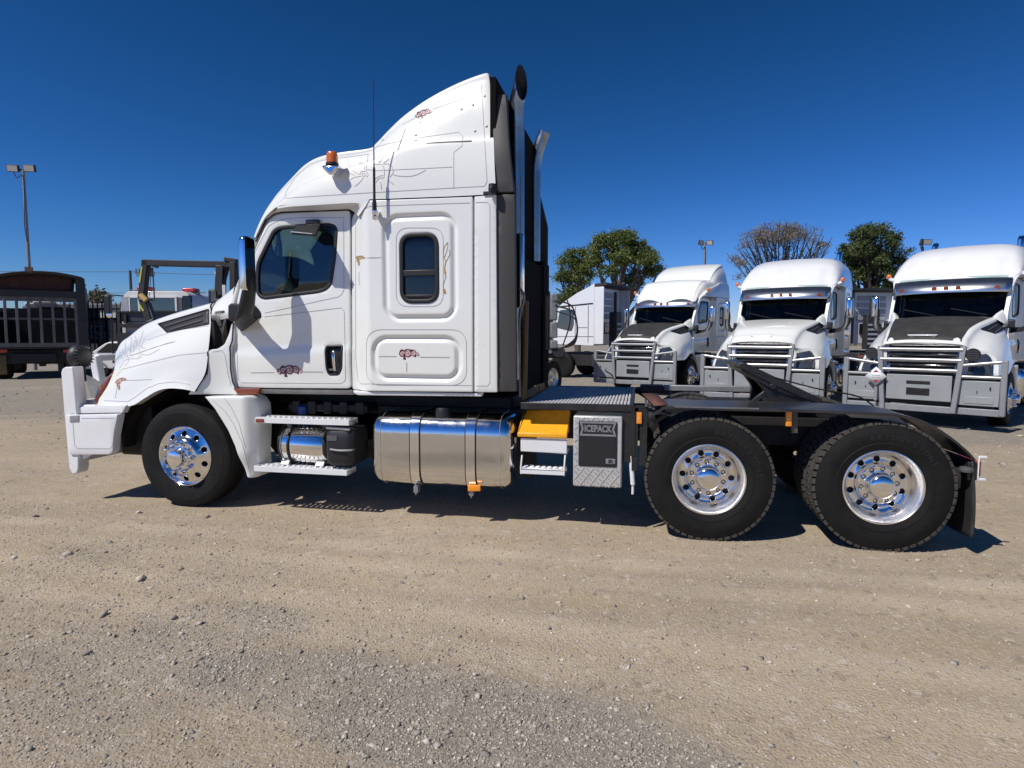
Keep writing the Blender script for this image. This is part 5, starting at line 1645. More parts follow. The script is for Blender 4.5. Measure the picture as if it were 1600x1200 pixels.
MB().box(vp(334, 472, -.115), vp(341, 455, -.1)).build('mirror_glass', graym, v.root)
MB().bar(vp(341, 428), vp(339, 448), .06, .08).tube([vp(339, 424), vp(341, 437)], .05, 10).build('work_lamp', wpaint, v.root, bevel=.02)
MB().box(vp(343, 468, -.1), vp(349, 473, .1)).build('red_lamp', redl, v.root)
m = MB().box((v.p(205, 0).x, -.9, .5), (v.p(420, 0).x, 1.2, 1.0)).box((v.p(345, 0).x, -.8, 1.0), (v.p(420, 0).x, 1.2, v.p(0, 470).z))
m.bar(vp(236, 500), (v.p(245, 0).x, 0, .9), .2, .2)
m.build('truck_body', dkst, v.root, bevel=.03)
for px in (225, 395):
    for y in (-.75, 1.05):
        w = MB().lathe([(.25, -.15), (.42, -.16), (.5, -.1), (.5, .1), (.42, .16), (.25, .15)], 24, (0, 0, 0), 'Y').build('wheel', rubber, v.root); w.location = (v.p(px, 0).x, y, .5)

# ---- small white car by the fence
v = View('small_car', 172, 25)
tag(v.root, 'small white car mostly hidden behind the white bonnet, in front of the palisade fence', 'car')
cp_ = [(-1.9, .35), (1.9, .35), (1.95, .8), (1.3, .98), (.75, 1.42), (-.9, 1.45), (-1.6, .98), (-1.95, .8)]
cbd = MB().prism(rpoly(cp_, [.05, .05, .1, .15, .2, .25, .15, .1], 4), 0, 1.65).build('body', wpaint, v.root, bevel=.06, seg=3)
MB().prism(rpoly([(-1.35, 1.0), (1.1, 1.0), (.68, 1.36), (-.85, 1.38)], .05, 3), -.01, 1.66).build('side_glass', glass, cbd)
for x in (-1.2, 1.2):
    for y in (.1, 1.55):
        w = MB().lathe([(0, -.09), (.2, -.1), (.3, -.1), (.32, -.05), (.32, .05), (.3, .1), (0, .09)], 20, (0, 0, 0), 'Y').build('wheel', rubber, v.root); w.location = (x, y, .32)
v.root.location += Vector((.9, 0, 0))
MB().box((-1.96, .1, .7), (-1.9, .4, .85)).box((-1.96, 1.2, .7), (-1.9, 1.5, .85)).build('tail_lamp', redl, v.root)

# ---- palisade fence with a board, shed behind
v = View('palisade_fence', 215, 29)
tag(v.root, 'black steel palisade fence with a faded notice board behind the tipper and tow truck', 'fence')
zt_, zb_ = v.p(0, 471).z, .42
bm_ = MB()
x0_, x1_ = v.p(60, 0).x, v.p(372, 0).x
n = int((x1_ - x0_) / .215)
pr0 = None
for k in range(n):
    x = x0_ + k * .215
    if pr0 is None:
        pr0 = MB().box((-.03, -.012, zb_), (.03, .012, zt_ - .12)).add([(-.03, -.012, zt_ - .12), (.03, -.012, zt_ - .12), (.03, .012, zt_ - .12), (-.03, .012, zt_ - .12), (0, 0, zt_ + .03)], [(0, 1, 4), (1, 2, 4), (2, 3, 4), (3, 0, 4)]).build('fence_pale', dkst, v.root); o = pr0
    else:
        o = pr0.copy(); COL.objects.link(o)
    o.location = (x, 0, 0)
for z in (zt_ - .35, v.p(0, 498).z, zb_ + .35):
    MB().box((x0_, .013, z - .05), (x1_, .06, z + .05)).build('fence_rail', dkst, v.root)
for k in range(5):
    x = lerp(x0_, x1_, k / 4)
    MB().box((x - .06, .06, 0), (x + .06, .18, zt_ - .1)).build('fence_post', dkst, v.root)
MB().box((x0_, -.1, 0), (x1_, .3, .38)).build('plinth', mat('concrete', (.34, .30, .25), .8, var=.3), v.root)
a, b = v.p(135.5, 529), v.p(172, 509)
nb = MB().box((a.x, .07, a.z), (b.x, .09, b.z)).build('notice_board', mat('faded_board', (.62, .62, .63), .6, var=.2), v.root)
rng = random.Random(9)
mk = MB()
for rw_, z in ((0, lerp(a.z, b.z, .72)), (1, lerp(a.z, b.z, .28))):
    x = a.x + .08
    while x < b.x - .15:
        w_ = rng.uniform(.05, .12)
        mk.box((x, .064, z - .10), (x + w_ * .5, .069, z + .10)).box((x, .064, z + (-.1 if rng.random() < .5 else .06)), (x + w_, .069, z + (-.06 if rng.random() < .5 else .1)))
        x += w_ + .07
mk.build('faded_print', dkst, nb)
v = View('storage_shed', 150, 36)
tag(v.root, 'long low pale grey green shed behind the palisade fence at left', 'shed')
a, b = v.p(20, 0).x, v.p(186, 0).x
MB().box((a, 0, v.p(0, 499).z), (b, 6, v.p(0, 477).z)).build('wall', mat('pale_green_sheet', (.52, .56, .48), .6, var=.2), v.root, bevel=.02)
MB().box((a + .1, .4, 0), (b - .1, 5.8, v.p(0, 499).z)).build('open_bay', dkst, v.root)
for k in range(6):
    x = lerp(a + .1, b - .1, k / 5)
    MB().box((x - .1, .1, 0), (x + .1, .3, v.p(0, 499).z)).build('shed_post', dkst, v.root)
MB().prism([(a - .1, v.p(0, 477).z), (b + .1, v.p(0, 477).z), (b + .1, v.p(0, 474.5).z), (a - .1, v.p(0, 474).z)], -.2, 6.2).build('roof', galv, v.root)

# ---- white cab-over prime movers
def cabover(loc, rot, label):
    r = empty('cabover_truck', loc, rot)
    tag(r, label, 'truck', 'white cab-over prime movers in the back row')
    H = 3.35
    side = rpoly([(-1.8, 1.35), (0, 1.3), (0, H + .35), (-.22, H + .22), (-.75, H), (-1.4, 2.98), (-1.62, 2.78), (-1.8, 1.95)], [.1, .06, .02, .05, .1, .15, .12, .1], 4)
    body = MB().prism(side, 0, 2.46).build('cab', white_f, r, bevel=.06, seg=3)
    for y0, y1 in ((-.012, .01), (2.45, 2.472)):
        MB().prism(rpoly([(-1.66, 2.0), (-.98, 1.85), (-.88, 2.1), (-.88, 2.62), (-.95, 2.72), (-1.52, 2.70)], .08, 4), y0, y1).build('side_window', glass_t, body, bevel=.008)
        MB().prism([(-1.66, 2.80), (-.05, 2.90), (-.05, 2.95), (-1.66, 2.85)], y0, y1).build('roof_gutter', seam, body)
        for a_, b_ in (((-.82, 1.4), (-.82, 2.8)), ((-.25, 1.4), (-.25, 2.85)), ((-1.78, 1.65), (-.02, 1.65)), ((-.75, 2.0), (-.28, 2.0))):
            MB().bar((a_[0], (y0 + y1) / 2, a_[1]), (b_[0], (y0 + y1) / 2, b_[1]), .012 if a_[0] == b_[0] else .024, .012 if a_[0] != b_[0] else .024, up=(0, 0, 1) if a_[1] == b_[1] else (1, 0, 0)).build('door_seam', graym, body)
    MB().box((-1.80, .15, 2.0), (-1.70, 2.31, 2.7)).build('windscreen', glass, body, bevel=.01)
    MB().box((.005, .04, 1.35), (.02, .50, 3.55)).build('rear_fairing', graym, r)
    for k in range(4):
        MB().box((.01, .62, 2.35 + k * .28), (.05, 1.95, 2.55 + k * .28)).build('rear_rib', gback, body, bevel=.015)
    MB().box((.01, .75, 1.75), (.10, 1.75, 2.2)).build('rear_window', glass, body, bevel=.03)
    for y in (.0, 2.40):
        MB().box((.0, y, 1.35), (.40, y + .06, 3.55)).build('side_fairing', white_f, r, bevel=.02)
    MB().prism([(0, 3.55), (.5, 3.62), (.5, 3.70), (-.1, 3.68)], .05, 2.41).build('roof_spoiler', dkst, r)
    MB().box((.3, .7, 1.1), (.62, 1.2, 2.6)).tube([(.45, .95, 2.6), (.45, .95, 3.4)], .06, 10).build('exhaust_box', dkst, r, bevel=.03)
    for k in range(5): MB().box((.63, .74, 1.3 + k * .2), (.65, 1.16, 1.38 + k * .2)).build('exhaust_louvre', gback, r)
    MB().box((-2.2, .75, .7), (4.6, .85, .95)).box((-2.2, 1.61, .7), (4.6, 1.71, .95)).box((-2.0, .3, .5), (-.2, 2.1, 1.0)).build('chassis', dark, r)
    MB().box((-.2, .15, .45), (.9, .7, .95)).build('fuel_tank', dkst, r, bevel=.06)
    MB().box((1.0, .05, .55), (1.6, .6, .85)).build('red_tool_box', mat('faded_red', (.25, .05, .03), .6), r, bevel=.03)
    for x in (-1.45, 2.6, 3.95):
        for y in (.02, 2.42):
            w = MB().lathe([(.29, -.0), (.42, -.02), (.5, .02), (.51, .1), (.51, .24), (.42, .3), (.29, .28)], 26, (0, 0, 0), 'Y').build('wheel', rubber, r)
            w.location = (x, y, .51)
            if y > 1: w.rotation_euler = (0, 0, math.pi)
            MB().lathe([(.29, .01), (.27, .03), (.25, .06), (.1, .02), (0, 0)], 20, (0, 0, 0), 'Y').build('rim', alub, w)
    MB().tube([(-1.85, -.15, 2.1), (-1.85, -.15, 2.6)], .10, 8).build('door_mirror', blackp, r)
    return r
p = _c + ray(928, 523.5) * 24
cabover((p.x, p.y, 0), CA + R(-34), 'white cab-over prime mover behind the air hoses, left of the stepped-roof truck')
p = _c + ray(1316, 523.5) * 27
cabover((p.x, p.y, 0), CA + R(-84), 'white cab-over prime mover seen from the rear in the gap between two bonneted trucks')

# ---- dark truck chassis right behind the foreground cab
v = View('flatbed_truck', 868, 17)
tag(v.root, 'dark truck with grey side boxes and looped air hoses, just behind the foreground sleeper', 'truck')
dp = lambda px, py, y=0: (v.p(px, py).x, y, v.p(px, py).z)
MB().box(dp(700, 545, .6), dp(862, 452, 2.2)).box(dp(690, 560, .2), dp(884, 545, 2.0)).build('truck_body', dkst, v.root, bevel=.04)
for i, (t, b) in enumerate(((458, 500), (503, 528), (532, 545))):
    MB().box(dp(861, b, .15), dp(872, t, .8)).build('side_box', mat('grey_side_box', (.22, .225, .23), .45, var=.3), v.root, bevel=.03)
MB().tube([dp(846, 600, .1), dp(846, 548, .1)], .03, 8).box(dp(842, 552, .05), dp(862, 548, .6)).build('step_rail', galv, v.root)
for px, y in ((868, .0), (780, .0)):
    w = copy_tree(w2, v.root); w.location = (v.p(px, 0).x, y, .5); w.rotation_euler = (0, 0, R(58)); w.scale = (1, 1, 1)
hs_ = MB()
for k in range(3):
    a_ = dp(866 + 2 * k, 470 + 8 * k, .1); 
    b_ = dp(893 + 2 * k, 480 + 10 * k, -.2 - .1 * k); c_ = dp(900 - k, 525 + 5 * k, -.1); d_ = dp(872 + 2 * k, 548 - 2 * k, .1)
    hs_ = MB().tube(smooth_row([Vector(a_), Vector(b_), Vector(c_), Vector(d_)], 8), .022, 6).build('air_hose', seam, v.root)
MB().tube(smooth_row([Vector(dp(870, 450, .2)), Vector(dp(884, 463, 0)), Vector(dp(890, 500, -.2)), Vector(dp(880, 540, .1))], 8), .02, 6).build('air_hose', seam, v.root)

# ---- floodlight masts, power pole and wires
def floodlight(px, pt, pb, depth, heads, label, wide):
    v = View('floodlight_mast', px, depth)
    tag(v.root, label, 'floodlight', 'floodlight masts round the yard')
    z = v.p(px, pt).z
    MB().tube([(0, 0, 0), (0, 0, z)], [.09, .06], 12).build('pole', galv, v.root)
    for x, rz in heads:
        h = MB().box((-wide / 2, -.05, -.16), (wide / 2, .06, .16)).build('lamp_head', dkst, v.root, bevel=.015)
        h.location = (x, -.08, z + .02); h.rotation_euler = (R(12), R(3), R(rz))
        MB().box((-wide / 2 + .04, -.062, -.13), (wide / 2 - .04, -.05, .13)).build('lamp_glass', mat('lamp_lens', (.45, .43, .40), .2), h)
    MB().bar((heads[0][0] * .8, 0, z - .02), (heads[-1][0] * .8, 0, z - .02), .06, .06).build('cross_arm', dkst, v.root)
    MB().tube(smooth_row([Vector((heads[0][0], -.05, z - .15)), Vector((heads[0][0] * .6, -.06, z - .42)), Vector((.02, -.08, z - .3)), Vector((.05, -.09, z - 1.4)), Vector((-.02, -.1, z - 2.6)), Vector((.06, -.1, z - 3.4))], 4), .018, 6).build('cable', seam, v.root)
    return v
floodlight(52, 264.5, 0, 30, ((-.42, 0), (.36, 0)), 'tall mast with two square floodlights rising behind the tipper truck', .56)
floodlight(1098, 380, 0, 42, ((-.28, 35), (.30, -30)), 'floodlight mast with two outspread heads above the stepped-roof truck', .44)
floodlight(1434, 379, 0, 38, ((-.15, 60), (.22, 0)), 'floodlight mast peeping over the nearest raised roof beside the dense tree', .55)
v = View('power_pole', 208, 70)
tag(v.root, 'timber power pole with crossarm and insulators far behind the tow truck', 'power pole')
z = v.p(0, 424).z
MB().tube([(0, 0, 0), (0, 0, z + .1)], [.2, .14], 10).build('pole', mat('grey_timber', (.09, .075, .06), .8), v.root)
arm = MB().box((v.p(191, 0).x, -.1, z - .25), (v.p(223, 0).x, .0, z - .05)).build('cross_arm', brown, v.root)
for px in (193, 198, 203, 214, 219):
    MB().lathe([(.06, 0), (.1, .1), (.05, .2), (.08, .3), (0, .36)], 8, (v.p(px, 0).x, -.05, z - .02), 'Z').build('insulator', graym, arm)
    MB().tube(smooth_row([Vector((v.p(px, 0).x, -.05, z)), Vector((v.p(px + 2, 0).x, -.1, z - .6)), Vector((v.p(px + 4, 0).x, -.05, z - .3))], 3), .03, 5).build('jumper', seam, arm)
for y0_, y1_, nm in ((419, 424.5, 0), (463.5, 457.5, 1)):
    a = _c + ray(-260, y0_) * 75; b = _c + ray(208 if not nm else 190, y1_) * 70; c2 = _c + ray(420, y1_ + 4) * 66
    pts = []
    for s, e in ((a, b), (b, c2)):
        for k in range(9):
            t = k / 8
            q = s.lerp(e, t); q.z -= .5 * 4 * t * (1 - t) * (.3)
            pts.append(q)
    w = MB().tube(pts, .028, 5).build('power_line', seam, None)
    tag(w, ('upper power line crossing the sky from the power pole', 'lower power line sagging above the palisade fence')[nm], 'wire')

# ================================================================== trees
leafm = []
def leaf_mat(name, c1, c2):
    m = bpy.data.materials.new(name); m.use_nodes = True
    nt = m.node_tree; b = nt.nodes['Principled BSDF']
    at_ = nt.nodes.new('ShaderNodeAttribute'); at_.attribute_name = 'tint'
    mx = nt.nodes.new('ShaderNodeMix'); mx.data_type = 'RGBA'
    mx.inputs[6].default_value = (*c1, 1); mx.inputs[7].default_value = (*c2, 1)
    nt.links.new(at_.outputs['Fac'], mx.inputs[0]); nt.links.new(mx.outputs[2], b.inputs['Base Color'])
    b.inputs['Roughness'].default_value = .55
    tr = nt.nodes.new('ShaderNodeBsdfTranslucent'); nt.links.new(mx.outputs[2], tr.inputs[0])
    ms = nt.nodes.new('ShaderNodeMixShader'); ms.inputs[0].default_value = .25
    out = nt.nodes['Material Output']
    nt.links.new(b.outputs[0], ms.inputs[1]); nt.links.new(tr.outputs[0], ms.inputs[2]); nt.links.new(ms.outputs[0], out.inputs[0])
    return m
euc = leaf_mat('eucalypt_leaves', (.055, .10, .022), (.22, .25, .06))
dry = leaf_mat('dry_brown_leaves', (.17, .14, .10), (.30, .26, .18))
cyp = leaf_mat('dark_pine_leaves', (.035, .065, .016), (.12, .15, .04))
bark = mat('grey_bark', (.16, .13, .105), .85, var=.5, vscale=8, bump=.3, bscale=30)
barkd = mat('dark_bark', (.07, .055, .045), .85, var=.4)
def leaves(name, blobs, n, size, m, parent, seed, droop=.3, hollow=.55, clump=.35):
    """leaf-sized faces gathered in many small clumps through ellipsoids (x, y, z, rx, ry, rz)"""
    g = np.random.default_rng(seed)
    vol = np.array([b[3] * b[4] * b[5] for b in blobs]) ** .75
    cnt = (vol / vol.sum() * n).astype(int)
    P, Tn = [], []
    for b, c in zip(blobs, cnt):
        per = 64
        k = max(3, c // per)
        d = g.normal(size=(k, 3)); d /= np.linalg.norm(d, axis=1)[:, None]
        r = g.uniform(hollow ** 3, 1, k) ** (1 / 3)
        cc = d * r[:, None] * np.array(b[3:6]) + np.array(b[:3])
        tint = np.clip(g.normal(.45, .28, k), 0, 1)
        q = cc.repeat(per, 0) + g.normal(size=(k * per, 3)) * clump * np.array([1, 1, .7]) * g.uniform(.6, 1.3, k).repeat(per)[:, None]
        P.append(q); Tn.append(np.clip(tint.repeat(per) + g.normal(0, .12, k * per), 0, 1))
    P = np.concatenate(P); Tn = np.concatenate(Tn)
    N = len(P)
    a = g.normal(size=(N, 3)); a[:, 2] -= droop; a /= np.linalg.norm(a, axis=1)[:, None]
    b_ = np.cross(a, g.normal(size=(N, 3))); b_ /= np.linalg.norm(b_, axis=1)[:, None]
    L = size * g.uniform(.6, 1.4, N)[:, None]; Wd = L * .42
    V = np.stack([P - a * L, P + b_ * Wd, P + a * L, P - b_ * Wd], 1).reshape(-1, 3)
    me = bpy.data.meshes.new(name)
    me.vertices.add(4 * N); me.vertices.foreach_set('co', V.ravel())
    me.loops.add(4 * N); me.loops.foreach_set('vertex_index', np.arange(4 * N))
    me.polygons.add(N); me.polygons.foreach_set('loop_start', np.arange(0, 4 * N, 4)); me.polygons.foreach_set('loop_total', np.full(N, 4))
    me.update()
    at_ = me.attributes.new('tint', 'FLOAT', 'POINT'); at_.data.foreach_set('value', Tn.repeat(4).astype(np.float32))
    me.materials.append(m)
    o = bpy.data.objects.new(name, me); COL.objects.link(o); o.parent = parent
    return o
def branchy(base, tips, r0, m, parent, name='trunk', seed=1, bend=.25, fork=.4):
    g = random.Random(seed)
    mb = MB()
    top = base + Vector((0, 0, 0))
    for t in tips:
        t = Vector(t)
        f = Vector((lerp(base.x, t.x, .12), lerp(base.y, t.y, .12), lerp(base.z, t.z, fork)))
        mid_ = f.lerp(t, .5) + Vector((g.uniform(-bend, bend), g.uniform(-bend, bend), g.uniform(0, bend)))
        L = (t - base).length
        mb.tube(smooth_row([base, f, mid_, t], 4), list(np.linspace(r0, .02, 13)), 7)
        for k in range(3):
            s = f.lerp(t, g.uniform(.35, .8))
            e = s + Vector((g.uniform(-1, 1), g.uniform(-1, 1), g.uniform(.2, 1))) * L * .14
            mb.tube([s, s.lerp(e, .5) + Vector((0, 0, .1)), e], [r0 * .22, r0 * .15, .015], 5)
    return mb.build(name, m, parent, weld=False)
def tree(name, label, px, depth, blobs_px, n, size, lm, bm, seed, trunk_px, r0=.28, hollow=.25, clump=.20, group=None, tips=None, fork=.4, bend=.3, sub=6):
    v = View(name, px, depth)
    tag(v.root, label, 'tree', group)
    g = random.Random(seed)
    k = depth / CF
    bl = []
    for x, y, rx, ry in blobs_px:
        p = v.p(x, y)
        cy_ = g.uniform(-.5, .5) * rx * k
        if sub == 0:
            bl.append((p.x, cy_, p.z, rx * k, rx * k * .9, ry * k)); continue
        for q in range(sub):                        # each limb carries several separate rounded tufts
            t_, w_ = g.uniform(0, 2 * math.pi), g.uniform(-.55, 1)
            h_ = math.sqrt(max(0, 1 - w_ * w_))
            rr3 = g.uniform(.32, .50) * min(rx, ry * 1.5) * k
            bl.append((p.x + .85 * rx * k * h_ * math.cos(t_), cy_ + .8 * rx * k * h_ * math.sin(t_), p.z + .8 * ry * k * w_, rr3 * 1.15, rr3, rr3 * .72))
    leaves('crown', bl, n, size, lm, v.root, seed, hollow=hollow, clump=clump)
    tp = [Vector((b[0] + g.uniform(-.3, .3) * b[3], b[1] + g.uniform(-.3, .3) * b[4], b[2])) for b in bl[::(sub // 2 or 1)]] + (tips(v, g) if tips else [])
    base = v.p(*trunk_px); base = Vector((base.x, 0, 0))
    branchy(base, tp, r0, bm, v.root, seed=seed, fork=fork, bend=bend)
    return v
tree('gum_tree', 'broad gum tree with a spreading dense crown behind the cab-over truck', 962, 45,
     [(968, 385, 30, 20), (945, 388, 20, 18), (990, 390, 22, 18), (1008, 402, 20, 14), (955, 405, 30, 16), (985, 408, 26, 16), (965, 372, 20, 9), (935, 402, 16, 16), (1018, 415, 16, 12), (1005, 428, 17, 10), (990, 440, 12, 8), (950, 425, 14, 7)], 30000, .085, euc, bark, 11, (967, 540))
tree('gum_tree', 'smaller gum tree beside the broad one, just right of the exhaust stacks', 902, 47,
     [(901, 400, 15, 10), (912, 411, 12, 11), (888, 412, 13, 10), (901, 421, 17, 9), (882, 428, 9, 8), (913, 430, 11, 7), (902, 441, 15, 7), (880, 438, 8, 7), (898, 455, 14, 8), (885, 475, 20, 14), (870, 490, 14, 14)], 15000, .09, euc, bark, 12, (903, 540), r0=.22)
g_ = random.Random(3)
def umb_tips(v, g):
    out = []
    for k in range(46):
        a = math.pi * (.06 + .88 * k / 45)
        rr2 = g.uniform(.72, 1)
        p = v.p(1217 - math.cos(a) * 74 * rr2, 405 - math.sin(a) * 56 * rr2)
        out.append(Vector((p.x, g.uniform(-2.6, 2.6), p.z)))
    return out
tree('dry_tree', 'sparse brown-leaved tree with bare fanned branches behind the second raised roof', 1217, 55,
     [(1180, 372, 24, 10), (1205, 360, 26, 9), (1232, 356, 26, 9), (1258, 364, 22, 10), (1276, 378, 12, 10), (1165, 385, 14, 8), (1158, 412, 16, 8), (1150, 402, 8, 5), (1165, 428, 12, 8), (1285, 386, 8, 6), (1220, 372, 40, 8)], 8000, .075, dry, barkd, 13, (1222, 540), r0=.13, hollow=.2, clump=.30, tips=umb_tips, fork=.45, bend=.5, sub=0)
tree('dense_tree', 'dense dark green round tree between the second and nearest raised roofs', 1360, 45,
     [(1350, 370, 30, 14), (1375, 372, 26, 14), (1330, 385, 24, 16), (1395, 388, 22, 16), (1360, 392, 40, 20), (1340, 410, 30, 16), (1385, 412, 30, 18), (1400, 425, 16, 14), (1360, 430, 30, 14), (1380, 450, 24, 14), (1330, 425, 18, 8), (1390, 470, 18, 16), (1370, 490, 26, 16), (1350, 505, 20, 14)], 30000, .09, cyp, barkd, 14, (1362, 540), r0=.3)
tree('young_tree', 'small pale bushy tree top above the palisade fence, left of the tow truck', 152, 48,
     [(150, 464, 7, 5), (158, 466, 7, 5), (146, 472, 8, 5), (155, 476, 12, 6)], 1500, .15, leaf_mat('grey_green_leaves', (.10, .105, .06), (.17, .16, .11)), bark, 15, (152, 540), r0=.08, hollow=.1)
# scrub belt added round the yard to close the horizon and darken chrome reflections
g = np.random.default_rng(21)
bl = []
for a in np.arange(0, 2 * math.pi, .033):
    d = g.uniform(85, 120)
    h = g.uniform(1.0, 2.2)
    bl.append((CX + d * math.cos(a), CY + d * math.sin(a), h, 3.6, 3.6, h * 1.1))
o = leaves('distant_scrub', bl, 60000, .22, cyp, None, 31, hollow=.1, clump=.6)
tag(o, 'dark belt of distant scrub along the horizon, added all round for dark reflections', 'scrub', kind='stuff')
# ================================================================== ground
def axis(lo, hi, step, far):
    c = list(np.arange(lo, hi + 1e-6, step))
    s, x = step, hi
    up_ = []
    while x < far:
        s *= 1.25; x += s; up_.append(x)
    s, x = step, lo
    dn = []
    while x > -far:
        s *= 1.25; x -= s; dn.append(x)
    return np.array(dn[::-1] + c + up_)
gxs, gys = axis(-4.5, 10.5, .075, 2500), axis(-4.9, 3.0, .06, 2500)
def vnoise(x, y, sc, seed):
    """smooth value noise"""
    g = np.random.default_rng(seed)
    T = g.random((256, 256))
    u, v = x / sc, y / sc
    i, j = np.floor(u).astype(int), np.floor(v).astype(int)
    fu, fv = u - i, v - j
    fu = fu * fu * (3 - 2 * fu); fv = fv * fv * (3 - 2 * fv)
    a = T[i % 256, j % 256]; b = T[(i + 1) % 256, j % 256]; c = T[i % 256, (j + 1) % 256]; d = T[(i + 1) % 256, (j + 1) % 256]
    return (a * (1 - fu) + b * fu) * (1 - fv) + (c * (1 - fu) + d * fu) * fv
GX, GY = np.meshgrid(gxs, gys)
def height(x, y):
    h = .020 * (vnoise(x, y, 1.6, 1) - .5) + .012 * (vnoise(x, y, .5, 2) - .5) + .008 * (vnoise(x, y, .19, 3) - .5)
    f = np.clip((8 - np.abs(y + 1)) / 4, 0, 1) * np.clip((14 - np.abs(x - 3)) / 5, 0, 1)
    wheelf = np.ones_like(x)
    for wx in AX:
        wheelf *= np.clip(np.hypot(x - wx, (y - .2) * .8) / .6, .15, 1)
    return h * f * wheelf
def gravel_amount(x, y):
    """where loose grey stone lies (0..1)"""
    n = vnoise(x, y, .9, 5) * .5 + vnoise(x, y, .33, 6) * .5
    def el(cx_, cy_, rx, ry, k=1):
        return k * np.clip(1.5 - 1.1 * (((x - cx_) / rx) ** 2 + ((y - cy_) / ry) ** 2), 0, 1)
    fg = np.maximum.reduce([el(3.75, -2.72, .95, .36), el(2.85, -2.55, .80, .32, .75), el(2.0, -2.15, .7, .38, .34), el(4.45, -2.78, .40, .20, .9), el(.9, -1.4, 1.2, .6, .15)])
    lf = .24 * np.clip((-1.5 - y) / .8, 0, 1) * np.clip((5.5 - x) / 2, 0, 1)
    bk = np.clip((y - 4.2 + 2 * (n - .5)) / 2.5, 0, 1) * 1.1
    return np.clip(np.maximum.reduce([fg, lf, bk]) * (.15 + 1.5 * n), 0, 1)
GZ = height(GX, GY)
me = bpy.data.meshes.new('ground')
ny, nx = GX.shape
co = np.stack([GX, GY, GZ], -1).reshape(-1, 3)
me.vertices.add(nx * ny); me.vertices.foreach_set('co', co.ravel())
ii = (np.arange(ny - 1)[:, None] * nx + np.arange(nx - 1)[None]).ravel()
q = np.stack([ii, ii + 1, ii + nx + 1, ii + nx], 1)
me.loops.add(q.size); me.loops.foreach_set('vertex_index', q.ravel())
me.polygons.add(len(q)); me.polygons.foreach_set('loop_start', np.arange(0, q.size, 4)); me.polygons.foreach_set('loop_total', np.full(len(q), 4))
me.polygons.foreach_set('use_smooth', np.ones(len(q), bool))
me.update()
at_ = me.attributes.new('stone', 'FLOAT', 'POINT'); at_.data.foreach_set('value', gravel_amount(GX, GY).ravel().astype(np.float32))
def track_amount(x, y):
    w = .5 * (vnoise(x, y * 0, 2.3, 41) - .5)
    t = np.zeros_like(x)
    for y0, sl, k in ((-.62, .015, .8), (-1.02, .015, .55), (-1.75, -.05, .6), (-2.15, -.05, .45)):
        d = np.abs(y - (y0 + sl * (x - 4) + .25 * w))
        t = np.maximum(t, k * np.clip(1 - (d / .17) ** 2, 0, 1))
    for x0, k in ((2.15, .9), (2.42, .6)):
        d = np.abs((x - x0) - .62 * (-.15 - y) + .2 * w)
        t = np.maximum(t, k * np.clip(1 - (d / .05) ** 2, 0, 1) * np.clip((y + 1.6) / .5, 0, 1) * (y < .1))
    return np.clip(t * (.35 + 1.1 * vnoise(x, y, .55, 43)), 0, 1)
at_ = me.attributes.new('track', 'FLOAT', 'POINT'); at_.data.foreach_set('value', track_amount(GX, GY).ravel().astype(np.float32))
ground = bpy.data.objects.new('ground', me); COL.objects.link(ground)
tag(ground, kind='structure')
gm = bpy.data.materials.new('compacted_gravel'); gm.use_nodes = True
nt = gm.node_tree; B = nt.nodes['Principled BSDF']
N = lambda t, **k: nt.nodes.new(t)
tc = N('ShaderNodeTexCoord')
def noise(scale, detail=5, rough=.6, vec=None, dist=0):
    n = N('ShaderNodeTexNoise'); n.inputs['Scale'].default_value = scale; n.inputs['Detail'].default_value = detail; n.inputs['Roughness'].default_value = rough; n.inputs['Distortion'].default_value = dist
    nt.links.new(vec or tc.outputs['Object'], n.inputs['Vector']); return n.outputs[0]
def rng_(src, a, b, c=0, d=1):
    n = N('ShaderNodeMapRange'); nt.links.new(src, n.inputs[0])
    for i, v in zip((1, 2, 3, 4), (a, b, c, d)): n.inputs[i].default_value = v
    return n.outputs[0]
def mix(f, a, b, mode='MIX'):
    n = N('ShaderNodeMix'); n.data_type = 'RGBA'; n.blend_type = mode
    if isinstance(f, (int, float)): n.inputs[0].default_value = f
    else: nt.links.new(f, n.inputs[0])
    for s, v in ((6, a), (7, b)):
        if isinstance(v, tuple): n.inputs[s].default_value = (*v, 1)
        else: nt.links.new(v, n.inputs[s])
    return n.outputs[2]
mp = N('ShaderNodeMapping'); mp.inputs['Scale'].default_value = (.35, 1.3, 1); mp.inputs['Rotation'].default_value = (0, 0, R(8)); nt.links.new(tc.outputs['Object'], mp.inputs['Vector'])
tan1, tan2, grey1, pale = (.475, .378, .258), (.36, .292, .21), (.25, .225, .188), (.56, .455, .32)
c = mix(rng_(noise(.7, 5, .6, mp.outputs[0]), .35, .65), tan1, tan2)
c = mix(rng_(noise(1.7, 6, .65, mp.outputs[0], .4), .45, .8, 0, .55), c, pale)
c = mix(rng_(noise(3.1, 5, .7), .5, .8, 0, .45), c, (.28, .235, .18))
at_ = N('ShaderNodeAttribute'); at_.attribute_name = 'stone'
c = mix(rng_(noise(2.3, 4, .6, mp.outputs[0]), .5, .75, 0, .5), c, (.41, .31, .17))
c = mix(rng_(at_.outputs['Fac'], .05, .7, 0, .85), c, grey1)
tk = N('ShaderNodeAttribute'); tk.attribute_name = 'track'
c = mix(rng_(tk.outputs['Fac'], .05, .9, 0, .55), c, (.60, .50, .365))
vo = N('ShaderNodeTexVoronoi'); vo.inputs['Scale'].default_value = 62; nt.links.new(tc.outputs['Object'], vo.inputs['Vector'])
vo2 = N('ShaderNodeTexVoronoi'); vo2.inputs['Scale'].default_value = 24; nt.links.new(tc.outputs['Object'], vo2.inputs['Vector'])
sx = N('ShaderNodeSeparateColor'); nt.links.new(vo.outputs['Color'], sx.inputs[0])
